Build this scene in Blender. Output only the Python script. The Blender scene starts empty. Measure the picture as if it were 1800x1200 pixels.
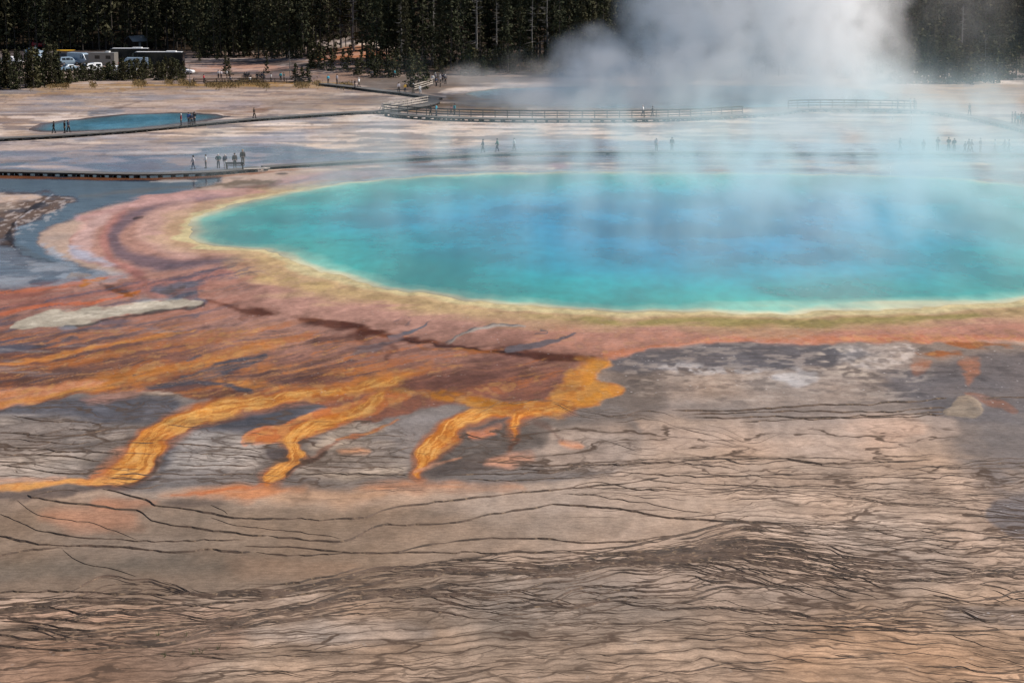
import bpy, bmesh, math, random
import numpy as np
from mathutils import Vector, Matrix, geometry

S = bpy.context.scene
COL = S.collection
R = math.radians
# ------------------------------------------------------------------ camera
F = 3680.0 / 1800.0            # focal length / sensor width
CAMZ = 30.0
PITCH = math.atan(740.0 / 3680.0)
cam = bpy.data.cameras.new("camera")
cam.sensor_width = 36.0
cam.lens = 36.0 * F
cam.clip_start = 1.0
cam.clip_end = 6000.0
camo = bpy.data.objects.new("camera", cam)
COL.objects.link(camo)
camo.location = (0, 0, CAMZ)
camo.rotation_euler = (math.pi / 2 - PITCH, 0, 0)
S.camera = camo
# ------------------------------------------------------------------ light
SUN_EL, SUN_AZ = R(45), R(82)      # azimuth measured clockwise from +Y
W = bpy.data.worlds.new("World")
S.world = W
W.use_nodes = True
wn = W.node_tree.nodes
bg = wn["Background"]
sky = wn.new("ShaderNodeTexSky")
sky.sky_type = 'NISHITA'
sky.sun_disc = False
sky.sun_elevation = SUN_EL
sky.sun_rotation = SUN_AZ
W.node_tree.links.new(sky.outputs[0], bg.inputs[0])
bg.inputs[1].default_value = 0.095
sl = bpy.data.lights.new("sun", 'SUN')
sl.energy = 5.0
sl.angle = R(0.5)
sl.color = (1.0, 0.93, 0.85)
so = bpy.data.objects.new("sun", sl)
COL.objects.link(so)
sd = Vector((math.sin(SUN_AZ) * math.cos(SUN_EL), math.cos(SUN_AZ) * math.cos(SUN_EL), math.sin(SUN_EL)))
so.rotation_euler = sd.to_track_quat('Z', 'Y').to_euler()
so.location = sd * 300
S.view_settings.view_transform = 'Standard'
S.view_settings.look = 'None'
S.view_settings.exposure = 0.0
S.view_settings.gamma = 1.0
S.cycles.max_bounces = 32
S.cycles.diffuse_bounces = 3
S.cycles.glossy_bounces = 3
S.cycles.transparent_max_bounces = 24
S.cycles.use_denoising = True

# ------------------------------------------------------------------ numpy helpers
def hsh(ix, iy, seed):
    ix = ix.astype(np.int64) & 0xffffffff
    iy = iy.astype(np.int64) & 0xffffffff
    h = (ix * 374761393 + iy * 668265263 + seed * 2147483647) & 0xffffffff
    h = ((h ^ (h >> 13)) * 1274126177) & 0xffffffff
    h = (h ^ (h >> 16)) & 0xffffffff
    return h.astype(np.float64) / 0xffffffff * 2 - 1

def vn(x, y, seed=0):
    x0 = np.floor(x); y0 = np.floor(y)
    fx = x - x0; fy = y - y0
    fx = fx * fx * fx * (fx * (fx * 6 - 15) + 10); fy = fy * fy * fy * (fy * (fy * 6 - 15) + 10)
    a = hsh(x0, y0, seed); b = hsh(x0 + 1, y0, seed)
    c = hsh(x0, y0 + 1, seed); d = hsh(x0 + 1, y0 + 1, seed)
    return (a * (1 - fx) + b * fx) * (1 - fy) + (c * (1 - fx) + d * fx) * fy

def fbm(x, y, seed=0, o=4):
    s = 0.0; a = 1.0; t = 0.0
    for k in range(o):
        # rotate each octave a little so that the lattice never shows
        c, q = math.cos(0.5 * k), math.sin(0.5 * k)
        s = s + a * vn((x * c - y * q) * 2 ** k + 17.3 * k, (x * q + y * c) * 2 ** k - 9.1 * k, seed + 31 * k)
        t += a; a *= 0.55
    return s / t * 1.6

def sstep(a, b, x):
    t = np.clip((x - a) / (b - a), 0, 1)
    return t * t * (3 - 2 * t)

def terr(x, y):
    """height of the ground: flat basin, hills behind"""
    x = np.asarray(x, float); y = np.asarray(y, float)
    z = 0.13 * np.clip(y - 500, 0, None) - 0.0 * x
    # grassy bank in the middle of the far side
    c = np.exp(-((x + 18 + 0.02 * (y - 400)) / 55.0) ** 2)
    z = z + c * 0.075 * np.clip(y - 398, 0, 110) * sstep(-62, -30, x)
    z = z + sstep(470, 900, y) * 18 * vn(x / 120 + 3.3, y / 150, 5)
    return z

cp_, sp_ = math.cos(PITCH), math.sin(PITCH)
def proj(x, y, z=0.0):
    D = y * cp_ + (CAMZ - z) * sp_
    return 900 + 3680 * x / D, 600 + 3680 * ((CAMZ - z) * cp_ - y * sp_) / D

def ray(px, py):
    d = Vector(((px - 900) / 3680.0, 0, -(py - 600) / 3680.0))
    v = Vector((d.x, cp_ + d.z * sp_, -sp_ + d.z * cp_))
    return v

def G(px, py, z=0.0):
    """the point of the ground seen at a pixel of the 1800x1200 photograph (plus z metres)"""
    v = ray(px, py)
    t = (CAMZ - z) / max(-v.z, 1e-4)
    if v.y * t < 397:
        return Vector((v.x * t, v.y * t, z))
    t = 350.0
    while t < 1500:
        p = v * t
        if CAMZ + p.z <= float(terr(p.x, p.y)) + z: break
        t += 0.5
    return Vector((v.x * t, v.y * t, float(terr(v.x * t, v.y * t)) + z))

def lin(c):
    c = np.asarray(c, float) / 255.0
    return np.where(c <= 0.04045, c / 12.92, ((c + 0.055) / 1.055) ** 2.4)

# ------------------------------------------------------------------ material helpers
MATS = {}
def NT(name):
    m = bpy.data.materials.new(name); m.use_nodes = True
    nt = m.node_tree
    b = nt.nodes["Principled BSDF"]
    return m, nt, b

def mat(name, rgb, rough=0.8, metal=0.0, var=0.12, scale=3.0, spec=0.5, bump=0.0):
    """plain procedural material: base colour varied by noise"""
    if name in MATS: return MATS[name]
    m, nt, b = NT(name)
    tc = nt.nodes.new("ShaderNodeTexCoord")
    n = nt.nodes.new("ShaderNodeTexNoise"); n.inputs["Scale"].default_value = scale; n.inputs["Detail"].default_value = 4
    nt.links.new(tc.outputs["Object"], n.inputs["Vector"])
    mx = nt.nodes.new("ShaderNodeMix"); mx.data_type = 'RGBA'
    mx.inputs[6].default_value = (*[c * (1 - var) for c in rgb], 1)
    mx.inputs[7].default_value = (*[min(1, c * (1 + var)) for c in rgb], 1)
    nt.links.new(n.outputs["Fac"], mx.inputs[0])
    nt.links.new(mx.outputs[2], b.inputs["Base Color"])
    b.inputs["Roughness"].default_value = rough
    b.inputs["Metallic"].default_value = metal
    b.inputs["Specular IOR Level"].default_value = spec
    if bump:
        bp = nt.nodes.new("ShaderNodeBump"); bp.inputs["Strength"].default_value = bump; bp.inputs["Distance"].default_value = 0.02
        nt.links.new(n.outputs["Fac"], bp.inputs["Height"]); nt.links.new(bp.outputs[0], b.inputs["Normal"])
    MATS[name] = m
    return m

# ------------------------------------------------------------------ object helpers
def link(o, parent=None):
    COL.objects.link(o)
    if parent is not None: o.parent = parent
    return o

def mobj(name, verts, faces, material, parent=None, smooth=False, loc=None):
    me = bpy.data.meshes.new(name)
    me.from_pydata([tuple(v) for v in verts], [], [tuple(f) for f in faces])
    for m in (material if isinstance(material, (list, tuple)) else [material]): me.materials.append(m)
    if smooth: me.polygons.foreach_set('use_smooth', [True] * len(me.polygons))
    me.update()
    o = bpy.data.objects.new(name, me)
    if loc is not None: o.location = loc
    return link(o, parent)

def tag(o, label=None, cat=None, group=None, kind=None):
    if label: o['label'] = label
    if cat: o['category'] = cat
    if group: o['group'] = group
    if kind: o['kind'] = kind
    return o

def empty(name, loc=(0, 0, 0), rz=0.0):
    o = bpy.data.objects.new(name, None)
    o.empty_display_size = 0.3
    o.location = loc; o.rotation_euler = (0, 0, rz)
    COL.objects.link(o)
    return o

def copytree(o, parent=None):
    c = o.copy(); COL.objects.link(c)
    if parent is not None: c.parent = parent
    for ch in list(o.children): copytree(ch, c)
    return c

class MB:
    """collects simple shapes into one mesh"""
    def __init__(s): s.v = []; s.f = []
    def add(s, v, f):
        n = len(s.v); s.v += [tuple(p) for p in v]; s.f += [tuple(i + n for i in q) for q in f]
    def box(s, x0, y0, z0, x1, y1, z1, M=None):
        v = [Vector(p) for p in ((x0, y0, z0), (x1, y0, z0), (x1, y1, z0), (x0, y1, z0), (x0, y0, z1), (x1, y0, z1), (x1, y1, z1), (x0, y1, z1))]
        if M is not None: v = [M @ p for p in v]
        s.add(v, [(3, 2, 1, 0), (4, 5, 6, 7), (0, 1, 5, 4), (1, 2, 6, 5), (2, 3, 7, 6), (3, 0, 4, 7)])
    def bar(s, a, b, w, h=None):
        """square bar between two points"""
        a = Vector(a); b = Vector(b); h = h or w
        d = b - a; L = d.length
        q = d.to_track_quat('X', 'Z').to_matrix().to_4x4()
        s.box(0, -w / 2, -h / 2, L, w / 2, h / 2, Matrix.Translation(a) @ q)
    def tube(s, a, b, r0, r1, n=6, cap=True):
        a = Vector(a); b = Vector(b); d = b - a
        q = d.to_track_quat('Z', 'Y').to_matrix()
        v = []
        for p, r in ((a, r0), (b, r1)):
            for i in range(n):
                t = 2 * math.pi * i / n
                v.append(p + q @ Vector((math.cos(t) * r, math.sin(t) * r, 0)))
        f = [(i, (i + 1) % n, n + (i + 1) % n, n + i) for i in range(n)]
        if cap: f += [tuple(range(n))[::-1], tuple(range(n, 2 * n))]
        s.add(v, f)
    def build(s, name, material, parent=None, smooth=False):
        return mobj(name, s.v, s.f, material, parent, smooth)
# ================================================================== GROUND
def seg_sdf(X, Y, pts, closed=True):
    """distance to a polyline and inside flag (even-odd)"""
    n = len(pts); d2 = np.full(X.shape, 1e18); ins = np.zeros(X.shape, bool)
    rng = range(n if closed else n - 1)
    for i in rng:
        ax, ay = pts[i][:2]; bx, by = pts[(i + 1) % n][:2]
        ex, ey = bx - ax, by - ay
        L = ex * ex + ey * ey + 1e-9
        t = np.clip(((X - ax) * ex + (Y - ay) * ey) / L, 0, 1)
        dx = X - ax - t * ex; dy = Y - ay - t * ey
        d2 = np.minimum(d2, dx * dx + dy * dy)
        if closed and ay != by:
            c = ((ay > Y) != (by > Y)) & (X < (bx - ax) * (Y - ay) / (by - ay) + ax)
            ins ^= c
    d = np.sqrt(d2)
    return np.where(ins, -d, d) if closed else d

def smooth_poly(pts, it=2, closed=True):
    p = [np.array(q, float) for q in pts]
    for _ in range(it):
        q = []
        n = len(p)
        if not closed: q.append(p[0])
        for i in range(n if closed else n - 1):
            a, b = p[i], p[(i + 1) % n]
            q += [a * .75 + b * .25, a * .25 + b * .75]
        if not closed: q.append(p[-1])
        p = q
    return p

SPRING = [(328,405),(336,388),(358,375),(400,363),(450,350),(520,335),(600,322),(700,312),(850,305),(1000,302),(1200,302),(1400,304),(1600,309),(1700,315),(1800,326),(1900,345),(2000,385),(2010,440),(1950,490),(1880,515),(1800,526),(1700,533),(1600,541),(1500,546),(1400,549),(1300,551),(1200,550),(1100,549),(1000,545),(900,536),(850,530),(800,525),(750,521),(700,514),(650,502),(600,488),(560,476),(530,465),(505,456),(496,447),(480,442),(450,439),(400,436),(360,430),(338,420)]
FARPOOL = [(812,165),(850,158),(950,153),(1100,151),(1300,150),(1500,153),(1570,163),(1560,178),(1440,188),(1300,191),(1150,192),(1000,190),(930,186),(880,176),(835,172)]
POND = [(55,226),(75,216),(130,210),(200,203),(260,199),(330,198),(380,200),(402,204),(395,209),(360,213),(330,218),(250,226),(170,231),(110,233),(70,232)]
def world_poly(pts, z=0.0, it=2):
    out = []
    q = smooth_poly(pts, it); n = len(q)
    for i_ in range(n):
        a_, b_ = q[i_], q[(i_ + 1) % n]
        m_ = max(1, int(math.hypot(*(b_ - a_)) / 9))
        for k in range(m_): out.append(a_ + (b_ - a_) * k / m_)
    w_ = []
    for p in out:
        g = G(p[0], p[1], z)
        dx = float(fbm(np.array([g.x / 3.0]), np.array([g.y / 3.0]), 91, 3)[0]); dy = float(fbm(np.array([g.x / 3.0]), np.array([g.y / 3.0]), 92, 3)[0])
        w_.append((g.x + 0.55 * dx, g.y + 1.1 * dy))
    return w_
SPRING_W = world_poly(SPRING); FAR_W = world_poly(FARPOOL); POND_W = world_poly(POND)

# rows and columns of the ground sheet: fine where the basin is near, coarse far away
rows = [8, 20, 35, 50, 60, 68]
py = 1262.0
while py > 22:
    a = math.atan((py - 600) / 3680.0) + PITCH
    rows.append(CAMZ / math.tan(a)); py -= 1.55
y = rows[-1]
while y < 1500:
    y += 8 + (y - 700) * 0.03; rows.append(y)
rows += [2200, 4000]
rows = np.array(rows)
uc = np.arange(-0.272, 0.2721, 0.00052)
side = np.array([0.30, 0.34, 0.4, 0.5, 0.7, 1.0, 1.6, 3.0])
us = np.concatenate([-side[::-1], uc, side])
Yg, Ug = np.meshgrid(rows, us, indexing='ij')
Xg = Ug * (Yg + 6.0)
Zg = terr(Xg, Yg)
PX, PY = proj(Xg, Yg, Zg)
behind = Yg < 40
PY = np.where(behind, 2400, PY)
nr, nc = Xg.shape
Xf, Yf, Zf, U, V = [a.ravel() for a in (Xg, Yg, Zg, PX, PY)]

# shared noises, all functions of world position
nA = fbm(Xf / 9, Yf / 30, 1, 5)          # long streaks
nB = fbm(Xf / 2.2, Yf / 4.0, 2, 4)
nC = fbm(Xf / 26, Yf / 60, 3, 3)
aF = sstep(300, 150, Yf)                  # fine detail fades where the sheet gets coarse
nD = fbm(Xf / 0.55, Yf / 1.5, 4, 2) * (0.35 + 0.65 * aF)
nE = fbm(Xf / 5, Yf / 3.5, 8, 4)
nS = fbm(Xf / 14 + 0.02 * Yf, Yf / 5, 9, 4)   # thin cross streaks
# the authored outlines are bent by noise so that no edge stays smooth
fs_ = np.clip((V + 140) / 740, 0.35, 1.6)
w1 = fbm(Xf / 4.0, Yf / 7.0, 41, 5); w2 = fbm(Xf / 4.0, Yf / 7.0, 42, 5)
w3 = fbm(Xf / 1.0, Yf / 2.4, 43, 2); w4 = fbm(Xf / 1.0, Yf / 2.4, 44, 2)
calm = 0.35 + 0.65 * sstep(380, 560, V)
U0, V0 = U, V
U = U + (11 * w1 + 4 * w3) * fs_ * calm
V = V + (4.5 * w2 + 2.0 * w4) * fs_ * calm * np.where(V < 340, 0.8, 1)
K = 1.20                                  # picture value of a white surface under this light
C = np.empty((Xf.size, 3)); C[:] = lin((170, 150, 136))
Wt = np.full(Xf.size, 0.05)               # wetness
# masks handed to the shader
mFib = np.zeros(Xf.size); mCrk = np.zeros(Xf.size); mSpk = np.zeros(Xf.size)

def blend(m, col, wet=None):
    c = lin(col)
    C[:] = C * (1 - m[:, None]) + c * m[:, None]
    if wet is not None: Wt[:] = Wt * (1 - m) + wet * m

def region(pts, soft, warp, nz, it=2, closed=True, ex=60):
    p = smooth_poly(pts, it)
    xs = [q[0] for q in p]; ys = [q[1] for q in p]
    e = ex + soft * 2 + warp
    idx = np.nonzero((U > min(xs) - e) & (U < max(xs) + e) & (V > min(ys) - e) & (V < max(ys) + e))[0]
    d = seg_sdf(U[idx], V[idx], [tuple(q) for q in p])
    if warp: d = d + nz[idx] * warp
    m = np.zeros(Xf.size); m[idx] = sstep(soft, -soft, d)
    return m

def P(pts, col, a=1.0, soft=4, warp=4, nz=None, wet=None, mod=None, it=2):
    m = region(pts, soft, warp, nE if nz is None else nz, it) * a
    if mod is not None: m = m * mod
    if col is not None: blend(np.clip(m, 0, 1), col, wet)
    return m

def ST(pts, col, a=1.0, soft=2.0, warp=1.5, nz=None, wet=None, mod=None):
    """stroke: points (x, y, half width)"""
    p = smooth_poly(pts, 2, closed=False)
    xs = [q[0] for q in p]; ys = [q[1] for q in p]; w = max(q[2] for q in p)
    e = w + soft + warp + 8
    idx = np.nonzero((U > min(xs) - e) & (U < max(xs) + e) & (V > min(ys) - e) & (V < max(ys) + e))[0]
    X, Y = U[idx], V[idx]
    best = np.full(X.shape, 1e9)
    for i in range(len(p) - 1):
        ax, ay, aw = p[i]; bx, by, bw = p[i + 1]
        ex, ey = bx - ax, by - ay
        t = np.clip(((X - ax) * ex + (Y - ay) * ey) / (ex * ex + ey * ey + 1e-9), 0, 1)
        d = np.hypot(X - ax - t * ex, Y - ay - t * ey) - (aw + (bw - aw) * t)
        best = np.minimum(best, d)
    nn = (nE if nz is None else nz)[idx]
    m = np.zeros(Xf.size); m[idx] = sstep(soft, -soft, best + nn * warp) * a
    if mod is not None: m = m * mod
    if col is not None: blend(np.clip(m, 0, 1), col, wet)
    return m
one = np.ones(Xf.size)
nX = fbm(Xf / 0.9, Yf / 0.9, 73, 3)
hsx = fbm(Xf / 5, Yf / 2.0, 71, 4)
pos = lambda n, a=0.0, b=0.5: sstep(a, b, n)

# ---------------- base tones
V2 = V + 10 * nC + 4 * nE
blend(sstep(1030, 1120, V2) * (0.8 + 0.2 * nC), (158, 134, 115))
blend(sstep(860, 900, V2) * (1 - sstep(1030, 1060, V2)) * sstep(1000, 600, U + 60 * nC), (131, 115, 102))
blend(pos(nC, 0.0, 0.9) * 0.5 * sstep(820, 900, V), (140, 120, 108))
blend(pos(nA, 0.1, 0.9) * 0.45 * sstep(820, 900, V), (186, 160, 140))
blend(pos(-nA, 0.1, 0.8) * 0.55 * sstep(1010, 1060, V), (116, 103, 92))
# tan and grey fields of the right foreground
P([(1250,830),(1500,850),(1700,880),(1720,960),(1500,940),(1280,900)], (172,150,134), 0.6, 25, 20, nC)
P([(1500,1040),(1900,1000),(1900,1300),(1300,1300),(1350,1150)], (176,146,122), 0.75, 40, 20, nC)
P([(650,1040),(1000,1020),(1200,1060),(1100,1120),(800,1110),(640,1090)], (120,110,102), 0.6, 25, 20, nC, mod=0.5+0.5*pos(nA,-0.4,0.4))
P([(400,1100),(640,1085),(800,1110),(640,1130),(420,1130)], (150,142,138), 0.5, 14, 10, nE)
P([(560,1130),(900,1120),(1200,1160),(1300,1300),(500,1300)], (128,112,100), 0.5, 30, 20, nC, mod=0.4+0.6*pos(nA,-0.4,0.4))
P([(1100,1000),(1500,1010),(1850,1080),(1800,1110),(1400,1090),(1150,1060)], (112,96,84), 0.5, 20, 20, nC, mod=pos(nA,-0.3,0.5))
P([(-80,1110),(250,1110),(430,1080),(460,1140),(300,1210),(-80,1300)], (128,104,90), 0.7, 20, 15, nC)
P([(0,1060),(380,1060),(440,1090),(200,1100),(0,1105)], (170,140,122), 0.6, 10, 8, nE)
# the smooth grey-tan terrace lower left
P([(-80,976),(60,966),(300,970),(600,974),(640,990),(600,1008),(430,1034),(240,1040),(-80,1036)], (124,109,97), 0.85, 6, 5, nE)
P([(-80,985),(200,980),(420,985),(420,1005),(200,1008),(-80,1010)], (106,97,88), 0.7, 12, 8, nE)
P([(380,975),(640,985),(600,1010),(420,1030)], (142,120,104), 0.5, 10, 8, nE)
P([(650,905),(900,898),(1120,900),(1130,925),(1020,950),(760,958),(640,962),(620,935)], (140,123,110), 0.6, 6, 6, nE)

# ---------------- middle right: grey crusts
P([(1040,628),(1150,604),(1300,596),(1500,600),(1900,596),(1900,830),(1740,800),(1600,760),(1400,742),(1150,745),(950,735),(1060,695)], (132,120,114), 0.9, 8, 10, nE)
P([(1060,635),(1100,612),(1230,600),(1320,596),(1420,600),(1540,610),(1500,640),(1380,650),(1200,652),(1080,660)], (88,85,90), 0.85, 6, 6, nE, wet=0.35)
P([(1020,730),(1090,690),(1060,660),(1110,650),(1180,690),(1160,740),(1050,745)], (105,96,92), 0.8, 14, 12, nE)
P([(1540,640),(1650,625),(1900,620),(1900,760),(1750,740),(1640,720),(1560,700)], (98,94,98), 0.8, 12, 12, nE, wet=0.25)
P([(1200,660),(1350,650),(1550,690),(1560,705),(1300,712),(1150,715)], (158,142,132), 0.7, 10, 12, nA)
P([(1100,742),(1300,735),(1660,730),(1700,770),(1600,800),(1300,800),(1050,790)], (176,156,144), 0.8, 12, 10, nE)
P([(1480,735),(1590,735),(1640,760),(1560,775),(1500,760)], (190,160,142), 0.6, 12, 8)
P([(1500,605),(1600,602),(1620,625),(1560,655),(1500,650),(1470,640)], (186,176,172), 0.9, 6, 10, nE, mod=0.4+0.6*pos(nD+nE,-0.3,0.4))
P([(1430,615),(1480,605),(1530,640),(1560,680),(1520,670),(1460,640)], (186,172,160), 0.8, 8, 8, nE, mod=pos(nX+0.5*nE,-0.2,0.5))
P([(1140,650),(1200,640),(1290,648),(1350,655),(1260,660),(1180,656)], (170,166,168), 0.8, 4, 6, nE, mod=pos(nD,-0.2,0.3))
P([(1360,655),(1420,650),(1450,660),(1420,680),(1370,670)], (186,180,180), 0.7, 5, 8, nE, mod=pos(nB,-0.3,0.3))
P([(1605,606),(1700,598),(1800,604),(1800,624),(1700,628),(1610,630)], (140,86,48), 0.8, 4, 6, nE, mod=pos(nB+nE,-0.4,0.3))
P([(1600,630),(1640,628),(1625,650),(1600,660),(1590,650)], (160,108,82), 0.7, 5, 3)
P([(1680,628),(1730,628),(1715,660),(1705,680),(1690,655)], (160,108,82), 0.7, 5, 3)
ST([(1700,690,4),(1750,700,5),(1785,722,4)], (150,92,60), 0.7, 3, 3)
P([(1640,690),(1700,685),(1800,690),(1900,700),(1900,960),(1800,940),(1760,890),(1700,830),(1650,780),(1690,740)], (116,108,106), 0.9, 26, 22, nC, mod=0.45+0.55*pos(nE+nB,-.5,.4))
P([(1745,880),(1765,870),(1900,850),(1900,960),(1780,950),(1755,920)], (118,114,118), 0.9, 6, 6, nB)
P([(1640,1070),(1700,1060),(1900,1075),(1900,1100),(1700,1100)], (146,132,124), 0.6, 10, 10, nE)
# sand mound by the ledges
P([(1662,722),(1672,705),(1692,690),(1708,694),(1728,706),(1724,726),(1700,731),(1668,730)], (150,134,118), 0.95, 2, 3, nB)

# ---------------- ground between the streams (taupe with pale tongues)
P([(-80,690),(150,680),(320,690),(430,700),(620,690),(900,700),(1060,700),(1130,750),(1130,800),(1000,850),(700,862),(300,862),(-80,862)], (116,108,105), 1.0, 8, 8, nE)
P([(-80,700),(120,700),(330,690),(300,730),(180,745),(60,725),(-80,735)], (78,78,86), 0.9, 10, 8, nE, wet=0.3)
P([(300,745),(420,715),(520,700),(600,695),(600,720),(520,745),(460,760),(360,790),(290,830),(280,800)], (76,76,84), 0.9, 9, 8, nE, wet=0.3)
m = pos(nS + 0.4 * nA, -0.15, 0.5)
P([(-80,735),(60,728),(200,750),(210,790),(150,825),(100,845),(-80,840)], (170,158,150), 0.85, 12, 8, nE, mod=m*0.9+0.1)
P([(300,780),(430,745),(470,790),(440,840),(290,840)], (166,156,150), 0.85, 12, 8, nE, mod=m*0.9+0.1)
P([(560,770),(640,740),(720,760),(730,800),(690,845),(520,850),(540,800)], (172,158,146), 0.9, 10, 8, nE, mod=m*0.8+0.2)
P([(930,760),(1040,745),(1150,760),(1160,820),(900,830)], (160,144,134), 0.7, 14, 8, nE, mod=m*0.7+0.3)
P([(810,760),(880,742),(960,750),(950,790),(870,830),(750,845),(760,800)], (92,86,84), 0.9, 10, 6, nE)

# ---------------- left: slate flats and crust
P([(-80,300),(200,300),(420,306),(330,340),(200,360),(80,400),(60,430),(140,470),(200,488),(-80,510)], (44,58,74), 1.0, 6, 4, nE, wet=0.8)  # moat water, its blue-grey includes the mirrored sky
P([(-80,338),(60,338),(130,345),(135,360),(60,385),(20,410),(30,440),(60,460),(110,470),(120,480),(60,472),(-80,425)], (96,82,74), 1.0, 5, 7, nB, wet=0.1, mod=0.6+0.4*pos(nB,-0.5,0.2))
P([(-80,342),(50,340),(80,346),(40,355),(-80,358)], (190,170,155), 0.9, 3, 5, nE)
P([(-80,362),(30,360),(40,368),(-80,378)], (172,158,145), 0.7, 3, 4, nE)
P([(-80,335),(130,342),(130,362),(30,420),(-80,430)], (176,166,160), 0.55, 5, 4, nE, mod=pos(nD,0.15,0.4))
P([(-80,420),(20,420),(60,452),(160,470),(200,488),(120,498),(-80,505)], (96,102,112), 0.85, 6, 8, nE, wet=0.6)
P([(20,470),(100,480),(200,490),(150,500),(-80,508),(-80,480)], (120,120,126), 0.6, 8, 8, nB, mod=pos(nB,-0.4,0.4))
ST([(95,343,2),(60,362,2.5),(30,385,3),(14,408,4),(18,424,5),(45,440,5),(80,455,4),(110,468,3)], (42,36,36), 0.95, 2.5, 4, nB)
P([(15,420),(60,442),(85,458),(60,462),(30,446),(-10,432)], (44,38,38), 0.8, 4, 5, nB, mod=pos(nB,-0.5,0.2))
ST([(92,342,1.2),(60,366,1.2),(26,390,1.4),(30,404,1.2)], (170,170,176), 0.8, 1.5, 1.5, nB, mod=pos(nB,-0.4,0.1))
# pale flecks of the moat
P([(66,425),(90,430),(120,450),(128,458),(100,458),(75,440)], (150,160,172), 0.8, 4, 6, nB, mod=pos(nB,-0.3,0.3))
P([(20,400),(40,392),(60,395),(55,425),(35,430),(25,415)], (120,128,138), 0.6, 3, 4, nB, mod=pos(nB,0,0.3))
P([(50,468),(110,465),(140,480),(110,495),(60,485)], (150,156,164), 0.7, 5, 7, nB, mod=pos(nB+nE,-0.3,0.3))
P([(112,484),(140,480),(165,490),(120,492)], (150,130,112), 0.8, 2, 4, nD)
# lower left slate between the streams and the islands
P([(-80,498),(240,486),(340,500),(350,540),(330,590),(150,640),(-80,690)], (88,86,96), 1.0, 8, 8, nE, wet=0.45)
P([(-80,560),(100,555),(200,570),(120,600),(-80,620)], (82,88,102), 0.8, 8, 8, nE, wet=0.5)

# ---------------- the big rust and pink bacterial mat
MAT_ = [(-90,512),(0,510),(70,504),(150,497),(212,489),(236,480),(215,470),(170,466),(135,458),(120,432),(128,414),(165,393),(138,384),(170,372),(215,362),(262,345),(330,336),(430,333),(500,322),(560,306),(650,296),(800,286),(1000,282),(1400,284),(2100,300),(2200,500),(1900,592),(1700,598),(1560,598),(1500,601),(1400,601),(1310,599),(1240,602),(1150,614),(1085,624),(1062,632),(1046,650),(1054,662),(1082,676),(1093,686),(1075,698),(1020,714),(960,722),(910,727),(862,732),(820,712),(780,712),(700,735),(640,752),(560,700),(500,702),(420,716),(330,700),(300,690),(200,692),(100,706),(0,716),(-90,720)]
rust = P(MAT_, (128,92,82), 1.0, 3, 4, nE, wet=0.18)
# world distance to the spring's edge: the coloured rings
sw = np.full(Xf.size, 60.0)
ii = np.nonzero((Yf < 330) & (Yf > 120) & (np.abs(Xf) < 130))[0]
sw[ii] = seg_sdf(Xf[ii], Yf[ii], SPRING_W)
swn = sw + 0.9 * nE + 0.5 * nC
front = sstep(430, 540, V)                # rings are wide on the near side
swl = swn / (1 + 0.9 * front)
pink = sstep(19, 11, swl + 2.2 * nA) * rust * (1 - 0.35 * sstep(600, 300, U) * front)
blend(pink * 0.92, (186,142,126), 0.15)
blend(rust * sstep(560, 700, V + 0.02 * U) * 0.85, (124,80,62))
blend(rust * pos(nA, 0.0, 0.8) * 0.4, (152,104,90))
blend(rust * pos(-nB, 0.1, 0.9) * 0.28, (100,66,56))
# right hand pink band
P([(950,560),(1200,568),(1500,562),(1900,545),(1900,596),(1560,598),(1400,600),(1250,600),(1130,614),(1000,622),(900,610)], (192,140,120), 0.75, 10, 6, nA)
P([(1050,622),(1150,606),(1300,592),(1560,590),(1900,588),(1900,598),(1560,600),(1300,600),(1150,614),(1060,632)], (204,134,104), 0.8, 4, 3, nE)
ST([(900,566,5),(1200,577,6),(1500,574,5),(1850,560,4)], (168,128,112), 0.5, 6, 5, nA)
# back side and left swirl of the ring
P([(560,300),(800,284),(1400,284),(2000,310),(2000,340),(1800,322),(1400,303),(1000,300),(700,310),(520,334),(450,345)], (150,140,146), 0.8, 5, 6, nE, wet=0.6)
P([(880,290),(1010,286),(1000,298),(860,298)], (176,138,142), 0.7, 4, 5, nE)
P([(480,312),(600,296),(760,290),(700,300),(560,318),(470,332)], (176,146,146), 0.7, 5, 5, nE)
ST([(140,384,3),(210,366,9),(300,348,9),(380,340,5),(430,337,3)], (198,156,150), 0.85, 6, 5, nE)
ST([(190,378,6),(160,400,12),(140,425,14),(150,450,10),(185,460,6)], (205,170,162), 0.85, 8, 6, nE)
P([(118,428),(140,440),(200,458),(205,466),(150,460),(125,450)], (176,176,190), 0.9, 6, 5, nE)
ST([(220,372,4),(190,400,8),(182,430,8),(200,458,6),(240,478,6)], (176,120,112), 0.7, 6, 4, nE)
ST([(330,352,3),(260,366,5),(215,388,6),(195,420,7),(215,448,9),(280,468,12),(350,462,7),(420,455,3)], (98,84,96), 0.75, 7, 6, nA, wet=0.4)
ST([(340,350,3),(400,347,3),(460,342,2)], (126,104,116), 0.6, 4, 3, nE)
P([(250,380),(300,356),(350,352),(330,380),(290,400),(300,430),(360,448),(330,458),(270,440),(235,410)], (204,164,150), 0.85, 9, 5, nE)
ST([(200,470,2),(260,488,6),(230,506,9),(120,524,7),(0,545,4),(-60,552,4)], (136,90,84), 0.7, 6, 5, nE)
P([(225,500),(300,492),(380,470),(480,455),(430,480),(360,500),(300,520),(240,520)], (170,118,110), 0.8, 7, 6, nE)
ST([(260,498,1.5),(320,486,3),(380,476,2),(420,464,1)], (84,80,92), 0.8, 2, 3, nB, wet=0.4)
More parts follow.
